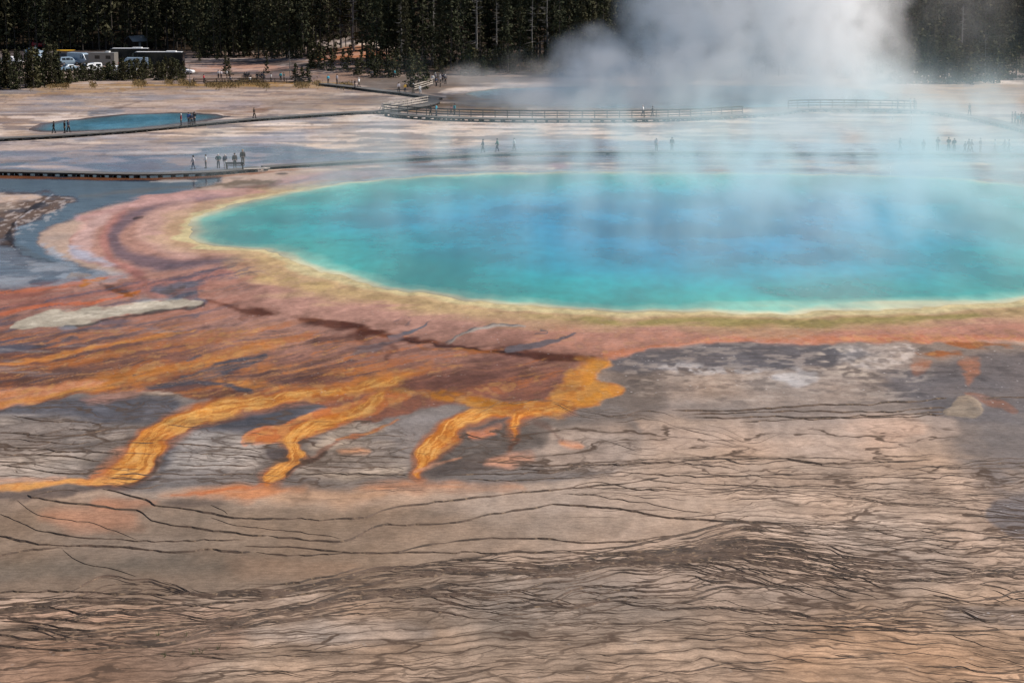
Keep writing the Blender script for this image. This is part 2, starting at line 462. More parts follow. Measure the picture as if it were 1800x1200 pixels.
# left slate tongues crossing the mat
P([(265,508),(320,498),(380,488),(345,500),(352,520),(365,532),(340,534),(280,522)], (92,92,100), 0.85, 4, 5, nB, wet=0.5)
P([(270,512),(310,505),(330,500),(325,512),(300,520)], (92,76,68), 0.8, 4, 4, nD)
# ring colours last, over the pinks
bk = np.clip(sstep(345, 318, V0) * sstep(480, 640, U0), 0, 1)
yel = sstep(4.6, 2.2, swl + 0.9*nE) * sstep(-0.2, 0.6, swl) * (1 - 0.9 * bk) * (1 - 0.35 * sstep(440, 360, U0))
blend(yel * (0.55 + 0.3 * pos(nE, -0.5, 0.5)), (204,174,130), 0.1)
P([(380,455),(480,440),(520,462),(600,492),(660,512),(740,528),(800,540),(700,545),(600,528),(480,500),(400,478)], (204,170,122), 0.45, 10, 12, nE, mod=0.5+0.5*pos(nE+nB,-0.6,0.4))
P([(400,480),(440,472),(520,482),(600,505),(560,520),(480,505)], (206,178,112), 0.35, 8, 8, nB, mod=pos(nB,-0.3,0.4))
blend(sstep(3.2, 2.2, swl) * sstep(0.8, 1.8, swl) * (0.35 + 0.65 * pos(nB + nC, -0.4, 0.3)) * (0.25 + 0.75 * sstep(850, 1100, U)) * (1 - bk) * sstep(250, 500, U), (158,142,92), 0.1)
blend(sstep(1.3, 0.5, swl) * (1 - 0.85 * bk), (212,194,146), 0.3)
blend(sstep(2.5, 0.5, swl) * bk * 0.7, (146,170,172), 0.6)
# ---------------- dark scarps in the mat
for q, a in (([(360,526,2),(430,545,3),(560,566,4),(640,580,7),(700,593,5),(740,604,4)], .8),
             ([(600,572,4),(690,588,6),(740,600,6),(790,612,6),(900,626,5),(1000,630,3),(1040,630,2)], .9),
             ([(430,560,4),(480,545,6),(520,556,6),(640,590,6)], .45),
             ([(560,600,5),(640,590,6),(700,610,6),(680,630,4)], .5),
             ([(640,655,3),(560,660,4),(500,662,4),(620,640,5)], .4)):
    ST(q, (84,44,30), a, 4, 5, nB)
ST([(740,612,3),(800,618,4),(870,622,3)], (160,100,50), 0.7, 2, 4, nB, mod=pos(nB,-0.3,0.2))
ST([(700,594,1.5),(760,610,1.5),(900,625,1.8),(960,629,1)], (50,30,24), 0.9, 1, 1, nB, mod=pos(nB,-0.5,0))
# slate streak marks in the pink
ST([(764,562,.8),(740,572,3),(712,585,4.5),(690,592,5)], (92,94,100), 0.9, 1.2, 2, nB, wet=.5)
P([(690,590),(720,588),(700,600),(660,620),(640,632),(612,632),(630,615),(660,598)], (128,112,112), 0.85, 3, 4, nB)
P([(612,628),(640,622),(645,630),(620,634)], (98,96,100), 0.9, 2, 2, nB, wet=.4)
ST([(784,608,1),(805,590,3),(850,574,4),(900,570,3),(920,572,1)], (170,160,150), 0.9, 1.5, 2.5, nB, mod=one)
ST([(786,604,1),(810,586,1.2),(850,571,1.4),(905,569,1)], (96,94,98), 0.9, 1, 2, nB)
ST([(885,620,4),(930,612,4),(975,602,3),(1005,592,1.4),(1016,584,1)], (110,102,106), 0.9, 1.2, 2, nB, wet=.3)
ST([(935,587,.8),(965,587,1.2),(966,580,1),(950,577,1)], (110,100,104), 0.9, 1, 1, nB)
ST([(698,562,.5),(720,552,.6),(728,560,.5),(712,570,.5)], (120,100,100), 0.7, 1, 1.5, nB)

# ---------------- orange streams
ORG = (200,134,62); ORD = (176,98,40); PCH = (206,144,110)
fr = pos(nD, -0.5, 0.5)
# wide orange shelf at the right end of the mat
P([(990,640),(1062,630),(1046,650),(1054,662),(1082,676),(1093,686),(1075,698),(1020,714),(960,722),(900,728),(820,712),(800,700),(900,706),(960,695),(1000,668)], ORG, 0.95, 8, 9, nB)
ST([(1060,632,3),(1030,655,12),(1070,685,12),(1010,710,8),(940,724,8)], (222,152,60), 0.8, 8, 8, nB, mod=0.35+0.65*fr)
ST([(700,690,5),(780,698,6),(860,706,6),(960,712,6)], (178,116,36), 0.85, 5, 6, nB, mod=0.3+0.7*fr)
# streaks through the centre of the mat
for q, a in (([(170,664,10),(240,655,9),(320,645,7),(420,622,5),(500,596,2)], .75),
             ([(110,690,9),(200,672,9),(300,655,7),(400,632,4),(470,608,2)], .8),
             ([(620,690,8),(700,668,9),(760,640,3)], .6),
             ([(380,672,5),(460,676,6),(560,690,8),(640,688,8),(720,690,5)], .85),
             ([(430,648,4),(520,650,5),(620,655,5),(700,650,3)], .45),
             ([(560,700,12),(640,680,14),(700,662,10),(720,652,4)], .85),
             ([(600,720,8),(680,712,10),(720,700,6)], .5)):
    ST(q, ORG, a, 9, 9, nA, mod=0.45 + 0.55 * pos(nD + nA, -0.6, 0.5))
P([(60,640),(160,618),(280,622),(300,650),(200,668),(100,672)], (150,92,48), 0.6, 12, 8, nE, mod=0.4+0.6*fr)
P([(20,660),(120,640),(180,664),(120,676),(30,680)], (98,72,62), 0.7, 10, 6, nE)
# slate channels in between
for q in ([(540-240,642,1.5),(330,632,2.5),(352,626,1)], [(322,668,2),(370,650,5),(430,632,2.5),(460,627,1)],
          [(360,664,2),(400,655,6),(440,640,4),(465,626,2)], [(270,680,3),(340,672,4),(400,676,3),(440,684,1.5)],
          [(240,662,1),(275,652,2),(300,645,1)]):
    ST(q, (88,84,90), 0.95, 2, 4, nB, wet=.3)
# thin upper-left streams
ST([(-60,652,4),(40,638,3),(110,625,3),(170,608,3),(250,598,2.5),(350,575,1.5)], (202,132,70), 0.9, 1.6, 2, nB)
ST([(-60,560,3),(0,556,3),(60,541,3.5),(120,536,3),(200,525,3),(245,515,3)], (196,108,72), 0.9, 1.8, 2.5, nB)
ST([(-60,520,3),(0,515,3.5),(70,509,3),(140,500,3.5),(175,493,4),(215,487,2)], (190,110,78), 0.9, 2, 2, nB)
ST([(140,503,2),(160,498,4),(178,492,3)], (190,118,36), 0.9, 2, 3, nD)
ST([(200,512,3),(225,517,3.5),(248,514,3)], (170,100,40), 0.9, 2, 3, nD)
ST([(170,502,3),(200,508,3),(240,519,3)], (70,44,34), 0.7, 2.5, 4, nB)
ST([(-60,528,4),(30,520,4),(120,512,2)], (120,70,66), 0.7, 3, 2.5, nB)
# peach shelves left
P([(-80,690),(60,682),(180,664),(200,672),(120,692),(40,712),(-80,722)], PCH, 0.85, 5, 5, nA)
ST([(-60,716,3),(40,706,3.5),(130,690,4),(200,680,4)], (214,146,70), 0.7, 4, 4, nA)
P([(150,706),(200,690),(290,680),(200,704),(165,712)], (168,122,104), 0.6, 6, 5, nB)
P([(-60,608),(100,598),(320,560),(350,556),(250,582),(110,606),(-60,624)], (92,94,104), 0.9, 3, 5, nE, wet=0.45, mod=0.5+0.5*pos(nS,-0.6,0.2))
# flow stripes
sF = V0 + 0.20 * U0 + 6 * w1
nF = fbm(U0 / 170 + 0.3 * w2, sF / 6.5, 61, 4); nF2 = fbm(U0 / 90, sF / 3.2, 62, 3)
mR = np.clip(P([(-80,590),(250,560),(480,560),(660,620),(720,690),(560,704),(420,712),(200,700),(-80,722)], None, 1, 16, 6), 0, 1) * rust
blend(mR * sstep(0.05, 0.6, nF) * 0.42, (190,120,62))
blend(mR * sstep(-0.15, -0.6, nF) * 0.42, (94,80,82), 0.25)
blend(mR * sstep(0.2, 0.5, nF2) * 0.22, (206,146,96))
mR2 = np.clip(P([(-80,505),(200,495),(420,450),(480,480),(360,560),(-80,640)], None, 1, 16, 6), 0, 1)
blend(mR2 * sstep(0.08, 0.5, nF) * 0.3, (176,112,90))
blend(mR2 * sstep(-0.15, -0.4, nF) * 0.55, (84,84,98), 0.35)
mR3 = np.clip(P([(420,560),(760,590),(1000,640),(1040,700),(900,700),(700,690),(560,690)], None, 1, 20, 8), 0, 1) * rust
blend(mR3 * sstep(0.16, 0.5, nF) * 0.35, (176,104,60))
blend(mR3 * sstep(-0.1, -0.5, nF) * 0.4, (92,62,60))
# the three main streams
def flowc(q):
    p = smooth_poly(q, 2, closed=False)
    xs = [a_[0] for a_ in p]; ys = [a_[1] for a_ in p]
    idx = np.nonzero((U > min(xs) - 40) & (U < max(xs) + 40) & (V > min(ys) - 40) & (V < max(ys) + 40))[0]
    X, Y = U[idx], V[idx]; best = np.full(X.shape, 1e9); lat = np.zeros(X.shape); al_ = np.zeros(X.shape); acc = 0
    for i in range(len(p) - 1):
        ax, ay = p[i][:2]; ex, ey = p[i + 1][0] - ax, p[i + 1][1] - ay; l_ = math.hypot(ex, ey) + 1e-9
        t = np.clip(((X - ax) * ex + (Y - ay) * ey) / l_ ** 2, 0, 1); d = np.hypot(X - ax - t * ex, Y - ay - t * ey)
        k = d < best; best[k] = d[k]; lat[k] = (((X - ax) * ey - (Y - ay) * ex) / l_)[k]; al_[k] = (acc + t * l_)[k]; acc += l_
    n_ = np.zeros(Xf.size); n_[idx] = fbm(lat / 2.6 + 3 * vn(al_ / 60, lat / 30, 7), al_ / 45, 77, 3)
    return n_
def stream(q, rim=1.0, core=ORG):
    ST([(x - 2, y + 2, w + 7) for x, y, w in q], (150, 92, 58), 0.6, 6, 3)
    ST(q, ORD, 0.9, 4, 2.5, nB)
    ST([(x, y, w * .86) for x, y, w in q], core, 0.95, 3, 3, nB)
    nl_ = flowc(q)
    ST([(x, y, w * .5) for x, y, w in q], (216, 160, 88), 0.5, 8, 9, nB)
    ST([(x, y, w * .95) for x, y, w in q], (150, 84, 36), 0.6, 3, 3, nB, mod=pos(nl_, 0.05, 0.5))
    ST([(x, y, w * .9) for x, y, w in q], (224, 176, 112), 0.5, 3, 3, nB, mod=pos(-nl_, 0.12, 0.55))
stream([(700,668,6),(620,690,7),(540,694,8),(470,702,10),(400,714,12),(345,730,16),(300,752,19),(268,774,20),(250,800,21),(235,822,20),(205,838,12),(170,846,5)])
P([(262,826),(270,810),(272,800),(278,812),(268,832),(240,846),(200,852),(180,848),(225,842)], (60,52,50), 0.7, 3, 3, nB)
ST([(-60,860,3),(0,856,4),(60,849,5),(130,846,5),(200,845,5)], (214,156,92), 0.9, 2.5, 2)
ST([(-60,848,5),(30,844,4),(120,840,3)], (205,160,135), 0.6, 3, 3)
P([(160,846),(180,815),(215,790),(230,800),(200,835)], (176,120,90), 0.6, 7, 5)
# stream two with its rust lobe
P([(436,768),(432,758),(460,752),(540,728),(600,712),(700,690),(740,700),(690,720),(620,745),(560,768),(500,780),(452,778)], (184,112,66), 0.9, 4, 5, nB)
stream([(680,700,6),(640,724,9),(590,742,10),(545,756,10),(515,772,10),(512,784,11),(524,798,13),(510,815,9),(490,832,11),(470,842,10)])
ST([(438,776,3),(433,762,3),(450,757,2),(480,752,2)], (210,140,110), 0.6, 2, 1)
P([(470,788),(492,790),(506,802),(498,812),(475,806),(466,796)], (72,66,68), 0.85, 4, 3, nB)
ST([(528,812,4),(560,800,2.5),(590,784,2.5),(610,772,3),(660,758,2.5),(700,744,2.5)], (130,98,86), 0.8, 2, 2, nB)
ST([(600,774,2),(640,762,2.5),(690,750,2.5),(706,738,3)], (172,108,70), 0.7, 2, 2, nB)
ST([(504,835,2.5),(520,822,3),(545,806,2),(580,795,1.4)], (60,50,46), 0.8, 2, 2, nB)
# grey lobe between two and three
P([(822,708),(810,722),(780,745),(760,770),(735,800),(700,800),(690,770),(640,780),(700,740),(750,722),(785,709)], (132,124,122), 0.95, 3, 5, nB, mod=0.6+0.4*pos(nS,-0.4,0.4))
# stream three
stream([(1000,712,6),(920,722,8),(860,728,8),(820,738,10),(795,752,12),(775,772,14),(757,790,15),(748,804,12),(745,815,7),(738,826,9),(742,835,5)])
stream([(950,722,6),(915,732,8),(905,745,7),(901,760,3.5)])
ST([(905,762,6),(902,776,7),(895,790,5)], (84,58,46), 0.8, 5, 4, nB)
P([(870,742),(895,732),(905,736),(870,752),(830,762),(820,758)], (88,82,84), 0.9, 3, 2, nB)
P([(818,762),(850,754),(890,745),(860,762),(830,770)], (196,134,106), 0.7, 5, 3, nB)
ST([(735,828,3),(765,820,3),(785,812,2),(800,806,2)], (196,146,118), 0.8, 2, 2)
P([(800,808),(830,800),(900,795),(940,800),(900,820),(780,838),(745,842),(752,825)], (84,76,74), 0.8, 6, 5, nE)
ST([(950,745,3),(975,765,3),(995,780,3)], (98,80,74), 0.7, 5, 4, nB)
P([(985,778),(1030,780),(1025,790),(990,786)], (200,140,108), 0.8, 6, 4, nB)
P([(820,765),(870,758),(878,764),(830,770)], (196,130,104), 0.8, 4, 3)
P([(860,800),(900,790),(945,796),(930,812),(880,822),(840,815)], (196,146,122), 0.8, 8, 5, nE)
P([(600,788),(650,784),(655,796),(605,798)], (200,150,118), 0.8, 5, 4)
o1 = sstep(0.04, 0.16, C[:, 0] - 2.2 * C[:, 2]) * sstep(560, 580, V)
blend(o1 * pos(nD + 0.5 * nB, 0.05, 0.6) * 0.32, (158, 88, 30))
blend(o1 * pos(-nD + 0.4 * nA, 0.25, 0.8) * 0.25, (232, 178, 104))
# peach wash under the streams
P([(270,876),(300,862),(370,852),(450,846),(500,846),(560,854),(500,872),(450,884),(360,880)], (186,124,84), 0.85, 8, 8, nA, mod=0.55+0.45*pos(hsx,-0.4,0.3))
P([(610,860),(650,848),(720,840),(760,842),(900,846),(920,858),(800,872),(700,872)], (184,132,100), 0.8, 8, 9, nA, mod=0.45+0.55*pos(hsx,-0.4,0.3))
ST([(470,845,3),(430,860,4),(350,868,4),(300,872,3)], (176,96,52), 0.7, 3, 4, nA)
P([(440,880),(520,850),(620,855),(700,870),(560,892)], (180,142,112), 0.6, 12, 8, nA)
P([(60,895),(140,890),(250,900),(260,930),(150,930),(80,912)], (172,126,102), 0.7, 16, 8, nE)
P([(150,880),(230,876),(290,884),(260,892),(180,890)], (180,122,92), 0.5, 10, 6, nE)
P([(290,880),(360,876),(410,884),(380,894),(300,892)], (84,74,70), 0.75, 8, 5, nE)
P([(500,868),(600,864),(700,872),(620,884),(520,884)], (96,84,76), 0.6, 8, 5, nE, mod=pos(nE,-0.4,0.4))
P([(0,858),(200,852),(240,846),(270,830),(285,830),(270,856),(150,866),(0,872),(-80,872),(-80,864)], (78,72,74), 0.75, 4, 3, nB)
# white sinter island
P([(22,575),(60,556),(110,545),(200,535),(270,525),(340,526),(352,534),(300,545),(200,556),(120,568),(60,576)], (186,174,156), 1.0, 2.2, 6, nB, wet=0.02)
P([(40,572),(110,552),(250,533),(330,530),(250,545),(120,562)], (222,210,190), 0.8, 5, 6, nD, mod=pos(nX,-0.5,0.3))
ST([(120,570,1.5),(200,559,2),(300,548,2),(352,536,2.4)], (58,52,54), 0.8, 2, 2, nB)
P([(225,530),(250,524),(290,520),(330,524),(270,530)], (150,154,160), 0.7, 4, 4, nB)
P([(100,574),(130,568),(140,572),(115,578)], (140,146,156), 0.7, 3, 3, nB)

# ---------------- behind the spring
flat = sstep(304, 296, V + 1.5 * nE)
blend(flat * (1 - rust), (182,164,148), 0.1)
nT = fbm(Xf / 9, Yf / 3.2, 81, 5)
blend(flat * pos(nT + 0.4 * nC, 0.04, 0.22) * 0.8, (214,196,178))
blend(flat * pos(-nT - 0.3 * nA, 0.1, 0.3) * 0.65, (122,112,108), 0.3)
WET_SKY = (98,114,134)  # wet film, with the sky's reflection put into the colour
P([(-80,262),(120,266),(250,262),(350,262),(480,252),(560,255),(620,268),(800,262),(860,250),(1100,246),(1500,250),(1900,256),(1900,288),(1100,284),(700,286),(500,300),(-80,302)], WET_SKY, 0.95, 4, 7, nS, wet=0.75)
P([(-80,240),(100,246),(300,244),(400,240),(600,222),(700,214),(760,214),(600,232),(420,244),(200,252),(-80,256)], (140,138,144), 0.8, 5, 5, nS, wet=0.35)
P([(380,250),(420,240),(560,236),(600,242),(520,252),(440,258)], (146,142,150), 0.7, 4, 8, nS, wet=0.5)
P([(600,285),(700,270),(850,262),(1100,258),(1500,260),(1900,262),(1900,284),(1100,282),(700,290)], (112,126,144), 0.85, 4, 5, nS, wet=0.75)  # wet strip, reflected sky again part of the blue-grey
P([(560,260),(740,256),(720,262),(580,266)], (150,148,148), 0.7, 3, 4, nS)
P([(-80,256),(60,248),(180,252),(350,262),(330,268),(150,270),(40,278),(-80,278)], (178,162,152), 0.9, 3, 6, nS, mod=0.3+0.7*pos(nS,-0.4,0.2))
P([(180,268),(350,262),(358,267),(200,276)], (206,194,186), 0.9, 2, 4, nS)
P([(700,222),(900,214),(1150,212),(1300,218),(1250,240),(1000,250),(760,264),(600,258),(520,240),(600,232)], (208,190,174), 0.85, 6, 8, nS, mod=0.35+0.65*pos(nT+nE,-0.5,0.1))
P([(900,240),(1060,246),(1120,250),(1000,256),(860,256)], (150,156,166), 0.7, 4, 7, nS, wet=.4)
P([(1280,218),(1500,212),(1640,220),(1620,250),(1400,252)], (176,158,152), 0.8, 8, 10, nS)
P([(1320,232),(1450,222),(1560,228),(1540,250),(1380,252)], (196,176,164), 0.6, 6, 9, nS, mod=pos(nS,-.3,.3))
# spray of orange along the walkway
ST([(-60,310,2.2),(100,313,2.2),(250,315,2.4),(350,312,2),(440,305,1.6),(560,295,1.6),(700,288,1.6),(860,276,1.2),(1000,274,1.2)], (132,84,50), 0.85, 1.2, 1.2, nE)
P([(380,322),(420,314),(480,314),(500,320),(450,334),(380,328),(340,326)], (104,90,76), 0.95, 3, 6, nB, mod=0.5+0.5*pos(nB,-.5,.2))
ST([(140,345,2),(180,342,4),(240,336,4),(300,331,2.5),(350,328,1.5)], (72,60,52), 0.95, 2, 3, nB)
P([(255,318),(340,316),(350,320),(270,321)], (190,180,172), 0.9, 1.4, 1.5, nB)
P([(480,306),(500,303),(512,306),(495,309)], (60,50,48), 0.9, 1.5, 1, nB)
ST([(235,384,1.8),(242,382,2.4),(252,381,1)], (60,44,44), 0.9, 1.2, 1, nB)
# far flats
far = sstep(204, 196, V + 3 * nC)
blend(far * sstep(620, 560, U) * (1 - 0.0), (166,148,134), 0.05)
blend(far * pos(nD, 0.0, 0.5) * 0.30, (120,100,86))
P([(150,196),(250,190),(330,182),(420,176),(600,175),(580,188),(420,196),(300,197)], (150,140,140), 0.85, 4, 7, nS)
P([(-80,205),(60,196),(150,192),(220,200),(120,210),(60,218),(-80,226)], (128,110,100), 0.9, 3, 5, nS, mod=0.4+0.6*pos(nS,-.5,.2))
ST([(150,208,1),(210,190,1.5),(250,177,1.2)], (104,88,80), 0.7, 1.5, 3, nS)
P([(430,196),(470,188),(490,184),(480,192),(460,200),(440,202),(380,204)], (112,86,70), 0.8, 2, 3, nS)
P([(150,195),(230,193),(200,203),(160,207)], (110,112,118), 0.8, 3, 3, nS, wet=.4)
P([(340,194),(360,192),(420,196),(400,200),(350,199)], (124,96,72), 0.8, 2, 2, nS)
P([(450,170),(560,165),(680,168),(690,184),(640,196),(470,196)], (150,134,120), 0.8, 5, 6, nS)
P([(470,178),(600,172),(650,178),(600,184),(500,186)], (122,102,86), 0.5, 4, 6, nS)
P([(690,186),(740,182),(860,178),(930,186),(920,204),(760,203),(690,196)], (108,84,58), 0.9, 3, 3, nS)
P([(775,165),(830,163),(880,176),(960,188),(900,188),(800,182)], (146,122,92), 0.9, 2, 2, nS)
P([(770,160),(850,150),(960,147),(1000,150),(880,156),(812,165),(780,168)], (196,186,176), 0.9, 2, 2, nS)
# yellow grass fringe and pink-tan clearings
P([(-80,160),(40,158),(100,150),(220,145),(560,141),(640,150),(560,156),(300,156),(150,164),(60,170),(-80,172)], (150,116,60), 0.9, 3, 5, nS, mod=0.45+0.55*pos(nS+nD,-.6,.3))
blend(sstep(146, 141, V) * (1 - sstep(100, 80, V)) * sstep(300, 330, U) * sstep(1000, 940, U), (138,116,102), 0.05)
P([(330,118),(420,108),(480,112),(540,118),(520,126),(330,128)], (176,140,122), 0.85, 2, 4, nS)
ST([(320,108,2.5),(420,108,2.5),(500,112,4),(560,116,4)], (84,78,76), 0.95, 1.5, 1)
ST([(330,103,.8),(420,103.5,.8),(540,106,.8),(600,108,1)], (160,150,146), 0.9, 1, .5)
ST([(320,129,1.5),(400,129,2),(470,127,2),(520,122,2.4)], (76,72,70), 0.95, 1.2, .8)
P([(-80,112),(80,108),(330,112),(330,90),(-80,86)], (62,60,62), 0.95, 3, 2)
P([(540,96),(600,78),(660,80),(690,96),(720,110),(640,108),(560,110)], (164,108,72), 0.9, 4, 5, nB)
P([(560,120),(640,116),(720,112),(800,100),(900,98),(960,112),(800,124),(600,132)], (120,92,72), 0.6, 5, 7, nB, mod=pos(nB,-.3,.4))
P([(545,84),(600,78),(640,80),(600,84)], (178,166,150), 0.8, 2, 3, nB)
P([(640,132),(760,128),(960,132),(990,142),(800,146),(660,146)], (96,84,76), 0.95, 3, 4, nS)
P([(800,120),(860,116),(860,124),(820,126)], (160,110,90), 0.7, 2, 3, nB)
P([(1560,150),(1650,150),(1900,144),(1900,200),(1700,196),(1560,180)], (160,136,112), 0.95, 4, 4, nS)
P([(1560,155),(1680,152),(1760,150),(1700,176),(1600,178)], (172,134,90), 0.7, 4, 5, nS, mod=pos(nS,-.5,.3))
P([(1700,186),(1900,178),(1900,250),(1800,222),(1760,212)], (168,152,144), 0.8, 4, 5, nS)
P([(1745,108),(1900,106),(1900,114),(1740,113)], (140,124,112), 0.8, 1.5, 1)
blend(flat * (1 - far * 0.6) * sstep(250, 240, V) * sstep(0.32, 0.42, nT) * 0.5, (216,204,196))
blend(flat * sstep(0.28, 0.40, -nT + 0.2 * nB) * 0.6, (104,96,98), 0.3)
P([(640,130),(770,131),(1010,132),(1010,146),(850,148),(770,158),(785,170),(720,164),(620,152)], (106,96,88), 0.9, 3, 4, nS)
P([(1060,640),(1150,608),(1300,602),(1500,604),(1640,620),(1640,700),(1500,716),(1150,712)], (192,178,168), 0.30, 14, 10, nE, mod=pos(nX+0.5*hsx,0.0,0.6))
P([(1060,640),(1150,608),(1300,602),(1500,604),(1900,604),(1900,720),(1500,716),(1150,712)], (70,66,68), 0.38, 14, 10, nE, mod=pos(-nX+0.6*hsx,0.1,0.7))
P([(-80,590),(340,560),(330,600),(100,650),(-80,690)], (170,160,156), 0.35, 10, 8, nE, mod=pos(hsx,0.1,0.5))
P([(-80,440),(60,440),(220,480),(220,500),(-80,510)], (150,156,164), 0.5, 8, 8, nE, mod=pos(nB+hsx,0.2,0.6))
# winding drainage channels of the flats
nU = fbm(Xf / 15, Yf / 11, 85, 4); nU2 = fbm(Xf / 8, Yf / 7, 86, 4)
ch = sstep(0.07, 0.0, np.abs(nU)) * pos(nE + nC, -0.3, 0.4) + 0.7 * sstep(0.06, 0.0, np.abs(nU2 - 0.1)) * pos(nA, -0.1, 0.5)
flm = sstep(300, 290, V) * sstep(150, 158, V) * (1 - rust)
blend(np.clip(ch, 0, 1) * flm * 0.55, (112, 98, 92), 0.2)
blend(pos(nU, 0.25, 0.6) * flm * sstep(620, 560, U) * 0.5, (122, 124, 134), 0.5)
blend(pos(nU2, 0.30, 0.5) * flm * 0.45, (140, 120, 104))
bl = sstep(300, 296, V) * sstep(250, 258, V) * pos(nT + nU2, 0.1, 0.6)
blend(bl * (1 - rust) * 0.32, (184, 168, 162), 0.15)
# forest floor
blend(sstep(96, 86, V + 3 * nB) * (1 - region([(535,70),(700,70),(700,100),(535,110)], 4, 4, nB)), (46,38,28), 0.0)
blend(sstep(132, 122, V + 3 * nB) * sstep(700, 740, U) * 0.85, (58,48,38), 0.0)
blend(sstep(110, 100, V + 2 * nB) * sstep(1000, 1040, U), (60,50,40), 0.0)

# ---------------- masks for the fine line work of the shader
G_ = [[(0,690),(900,660),(1800,640)],
      [(0,735),(200,745),(600,735),(1000,700),(1300,700),(1800,690)],
      [(0,800),(300,800),(700,825),(900,822),(1100,805),(1400,800),(1800,795)],
      [(0,850),(250,870),(600,880),(800,870),(1000,850),(1200,845),(1500,855),(1800,850)],
      [(0,905),(150,930),(400,945),(640,935),(800,918),(1000,885),(1200,893),(1300,882),(1500,878),(1800,880)],
      [(0,950),(150,962),(400,968),(640,972),(900,948),(1100,945),(1300,916),(1500,928),(1800,938)],
      [(0,1042),(300,1044),(640,1012),(800,995),(1000,983),(1300,955),(1500,975),(1800,985)],
      [(0,1085),(300,1080),(600,1045),(900,1010),(1100,1000),(1300,990),(1500,1020),(1800,1030)],
      [(0,1130),(300,1125),(600,1090),(900,1065),(1200,1060),(1500,1085),(1800,1095)],
      [(0,1178),(900,1116),(1300,1104),(1800,1140)],
      [(0,1228),(900,1170),(1300,1155),(1800,1185)],
      [(0,1280),(900,1225),(1300,1210),(1800,1235)],
      [(0,1430),(1800,1380)]]
Fl = np.zeros(Xf.size)
prev = None
for k, g in enumerate(G_):
    gy = np.interp(U, [p[0] for p in g], [p[1] for p in g])
    if prev is not None:
        t = np.clip((V - prev) / np.maximum(gy - prev, 6), 0, 1)
        Fl += t
    prev = gy
dry = 1 - np.clip(rust * 0.9, 0, 1)
den = sstep(1030, 1080, V + 12 * nC) * 0.9
den = np.maximum(den, np.exp(-((V - np.interp(U, [0, 300, 600, 900, 1300, 1800], [1085, 1075, 1035, 1005, 970, 985])) / np.interp(U, [0, 600, 1300, 1800], [26, 20, 22, 40])) ** 2))
den = np.maximum(den, sstep(1150, 1350, U + 60 * nC) * sstep(800, 860, V) * 0.8)
den = np.maximum(den, P([(-80,700),(300,690),(520,705),(700,730),(760,810),(700,850),(-80,850)], None, 0.8, 15, 8))
den = np.maximum(den, P([(760,770),(900,750),(1100,760),(1200,830),(760,850)], None, 0.7, 15, 8))
den = np.maximum(den, P([(1000,735),(1300,735),(1700,740),(1700,850),(1000,850)], None, 0.35, 15, 8))
orange_ = sstep(0.04, 0.16, C[:, 0] - 2.2 * C[:, 2]) * sstep(900, 880, V)
mFib = den * dry * (1 - 0.8 * orange_)
mCrk = np.clip(sstep(1000, 1060, V + 14 * nC) * sstep(300, 800, U) + sstep(1180, 1300, U) * sstep(790, 860, V), 0, 1) * dry
mSpk = np.clip(P([(1060,640),(1150,610),(1300,604),(1600,600),(1900,600),(1900,720),(1500,700),(1080,700)], None, 0.55, 15, 8)
               + P([(-80,335),(120,340),(110,365),(30,420),(110,470),(60,480),(-80,430)], None, 0.8, 5, 4)
               + rust * 0.22 + sstep(1100, 1130, V) * 0.12
               + P([(1740,870),(1900,850),(1900,960),(1760,950)], None, 0.6, 8, 4)
               + P([(1640,1070),(1900,1070),(1900,1100),(1700,1100)], None, 0.5, 8, 6), 0, 1)
# grain: flow striations in the mats, streaks and blotches in the sinter
fl1 = fbm(U0 / 120, (V0 + 0.20 * U0 + 5 * w1) / 4.5, 51, 3)
fl2 = fbm(Xf / 1.2, Yf / 2.6, 52, 3)
hs = fbm(Xf / 7, Yf / 2.6, 53, 4); hs2 = fbm(Xf / 2.0, Yf / 1.8, 54, 3)
C *= (1 + rust * (0.09 * fl1 + 0.12 * fl2 - 0.13 - 0.10 * sstep(540, 600, V) * (1 - sstep(0.04, 0.16, C[:, 0] - 2.2 * C[:, 2]))) + (1 - rust) * (0.03 + (0.06 + 0.10 * den) * hs + (0.05 + 0.08 * den) * hs2 + 0.07 * nB) + 0.10 * nD + 0.05 * nB)[:, None]
C[:, 0] *= 1 + 0.04 * (1 - rust); C[:, 2] *= 1 - 0.06 * (1 - rust) * sstep(420, 620, V)
warm = (1 - rust) * 0.06 * fbm(Xf / 6, Yf / 9, 55, 4)
C[:, 0] *= 1 + warm; C[:, 2] *= 1 - warm
C = np.clip(C / K, 0.004, 0.85)

EX = 0.0
nv = Xf.size
me = bpy.data.meshes.new("ground")
me.vertices.add(nv)
co = np.empty((nv, 3)); co[:, 0] = Xf; co[:, 1] = Yf; co[:, 2] = Zf
# real relief of the ground: low swells and the sand mound
mound = P([(1662,722),(1672,705),(1692,690),(1708,694),(1728,706),(1724,726),(1700,731),(1668,730)], None, 1, 8, 0)
co[:, 2] += 0.10 * mound * (Yf < 300)
me.vertices.foreach_set('co', co.ravel())
i = np.arange((nr - 1) * (nc - 1)); r_ = i // (nc - 1); c_ = i % (nc - 1)
a = r_ * nc + c_
q = np.stack([a, a + 1, a + nc + 1, a + nc], 1)
me.loops.add(q.size); me.polygons.add(len(q))
me.loops.foreach_set('vertex_index', q.ravel().astype(np.int32))
me.polygons.foreach_set('loop_start', (np.arange(len(q)) * 4).astype(np.int32))
me.update(calc_edges=True)
me.polygons.foreach_set('use_smooth', np.ones(len(q), bool))
at = me.attributes.new('paint', 'FLOAT_COLOR', 'POINT')
at.data.foreach_set('color', np.concatenate([C, Wt[:, None]], 1).astype(np.float32).ravel())
at = me.attributes.new('lines', 'FLOAT_COLOR', 'POINT')
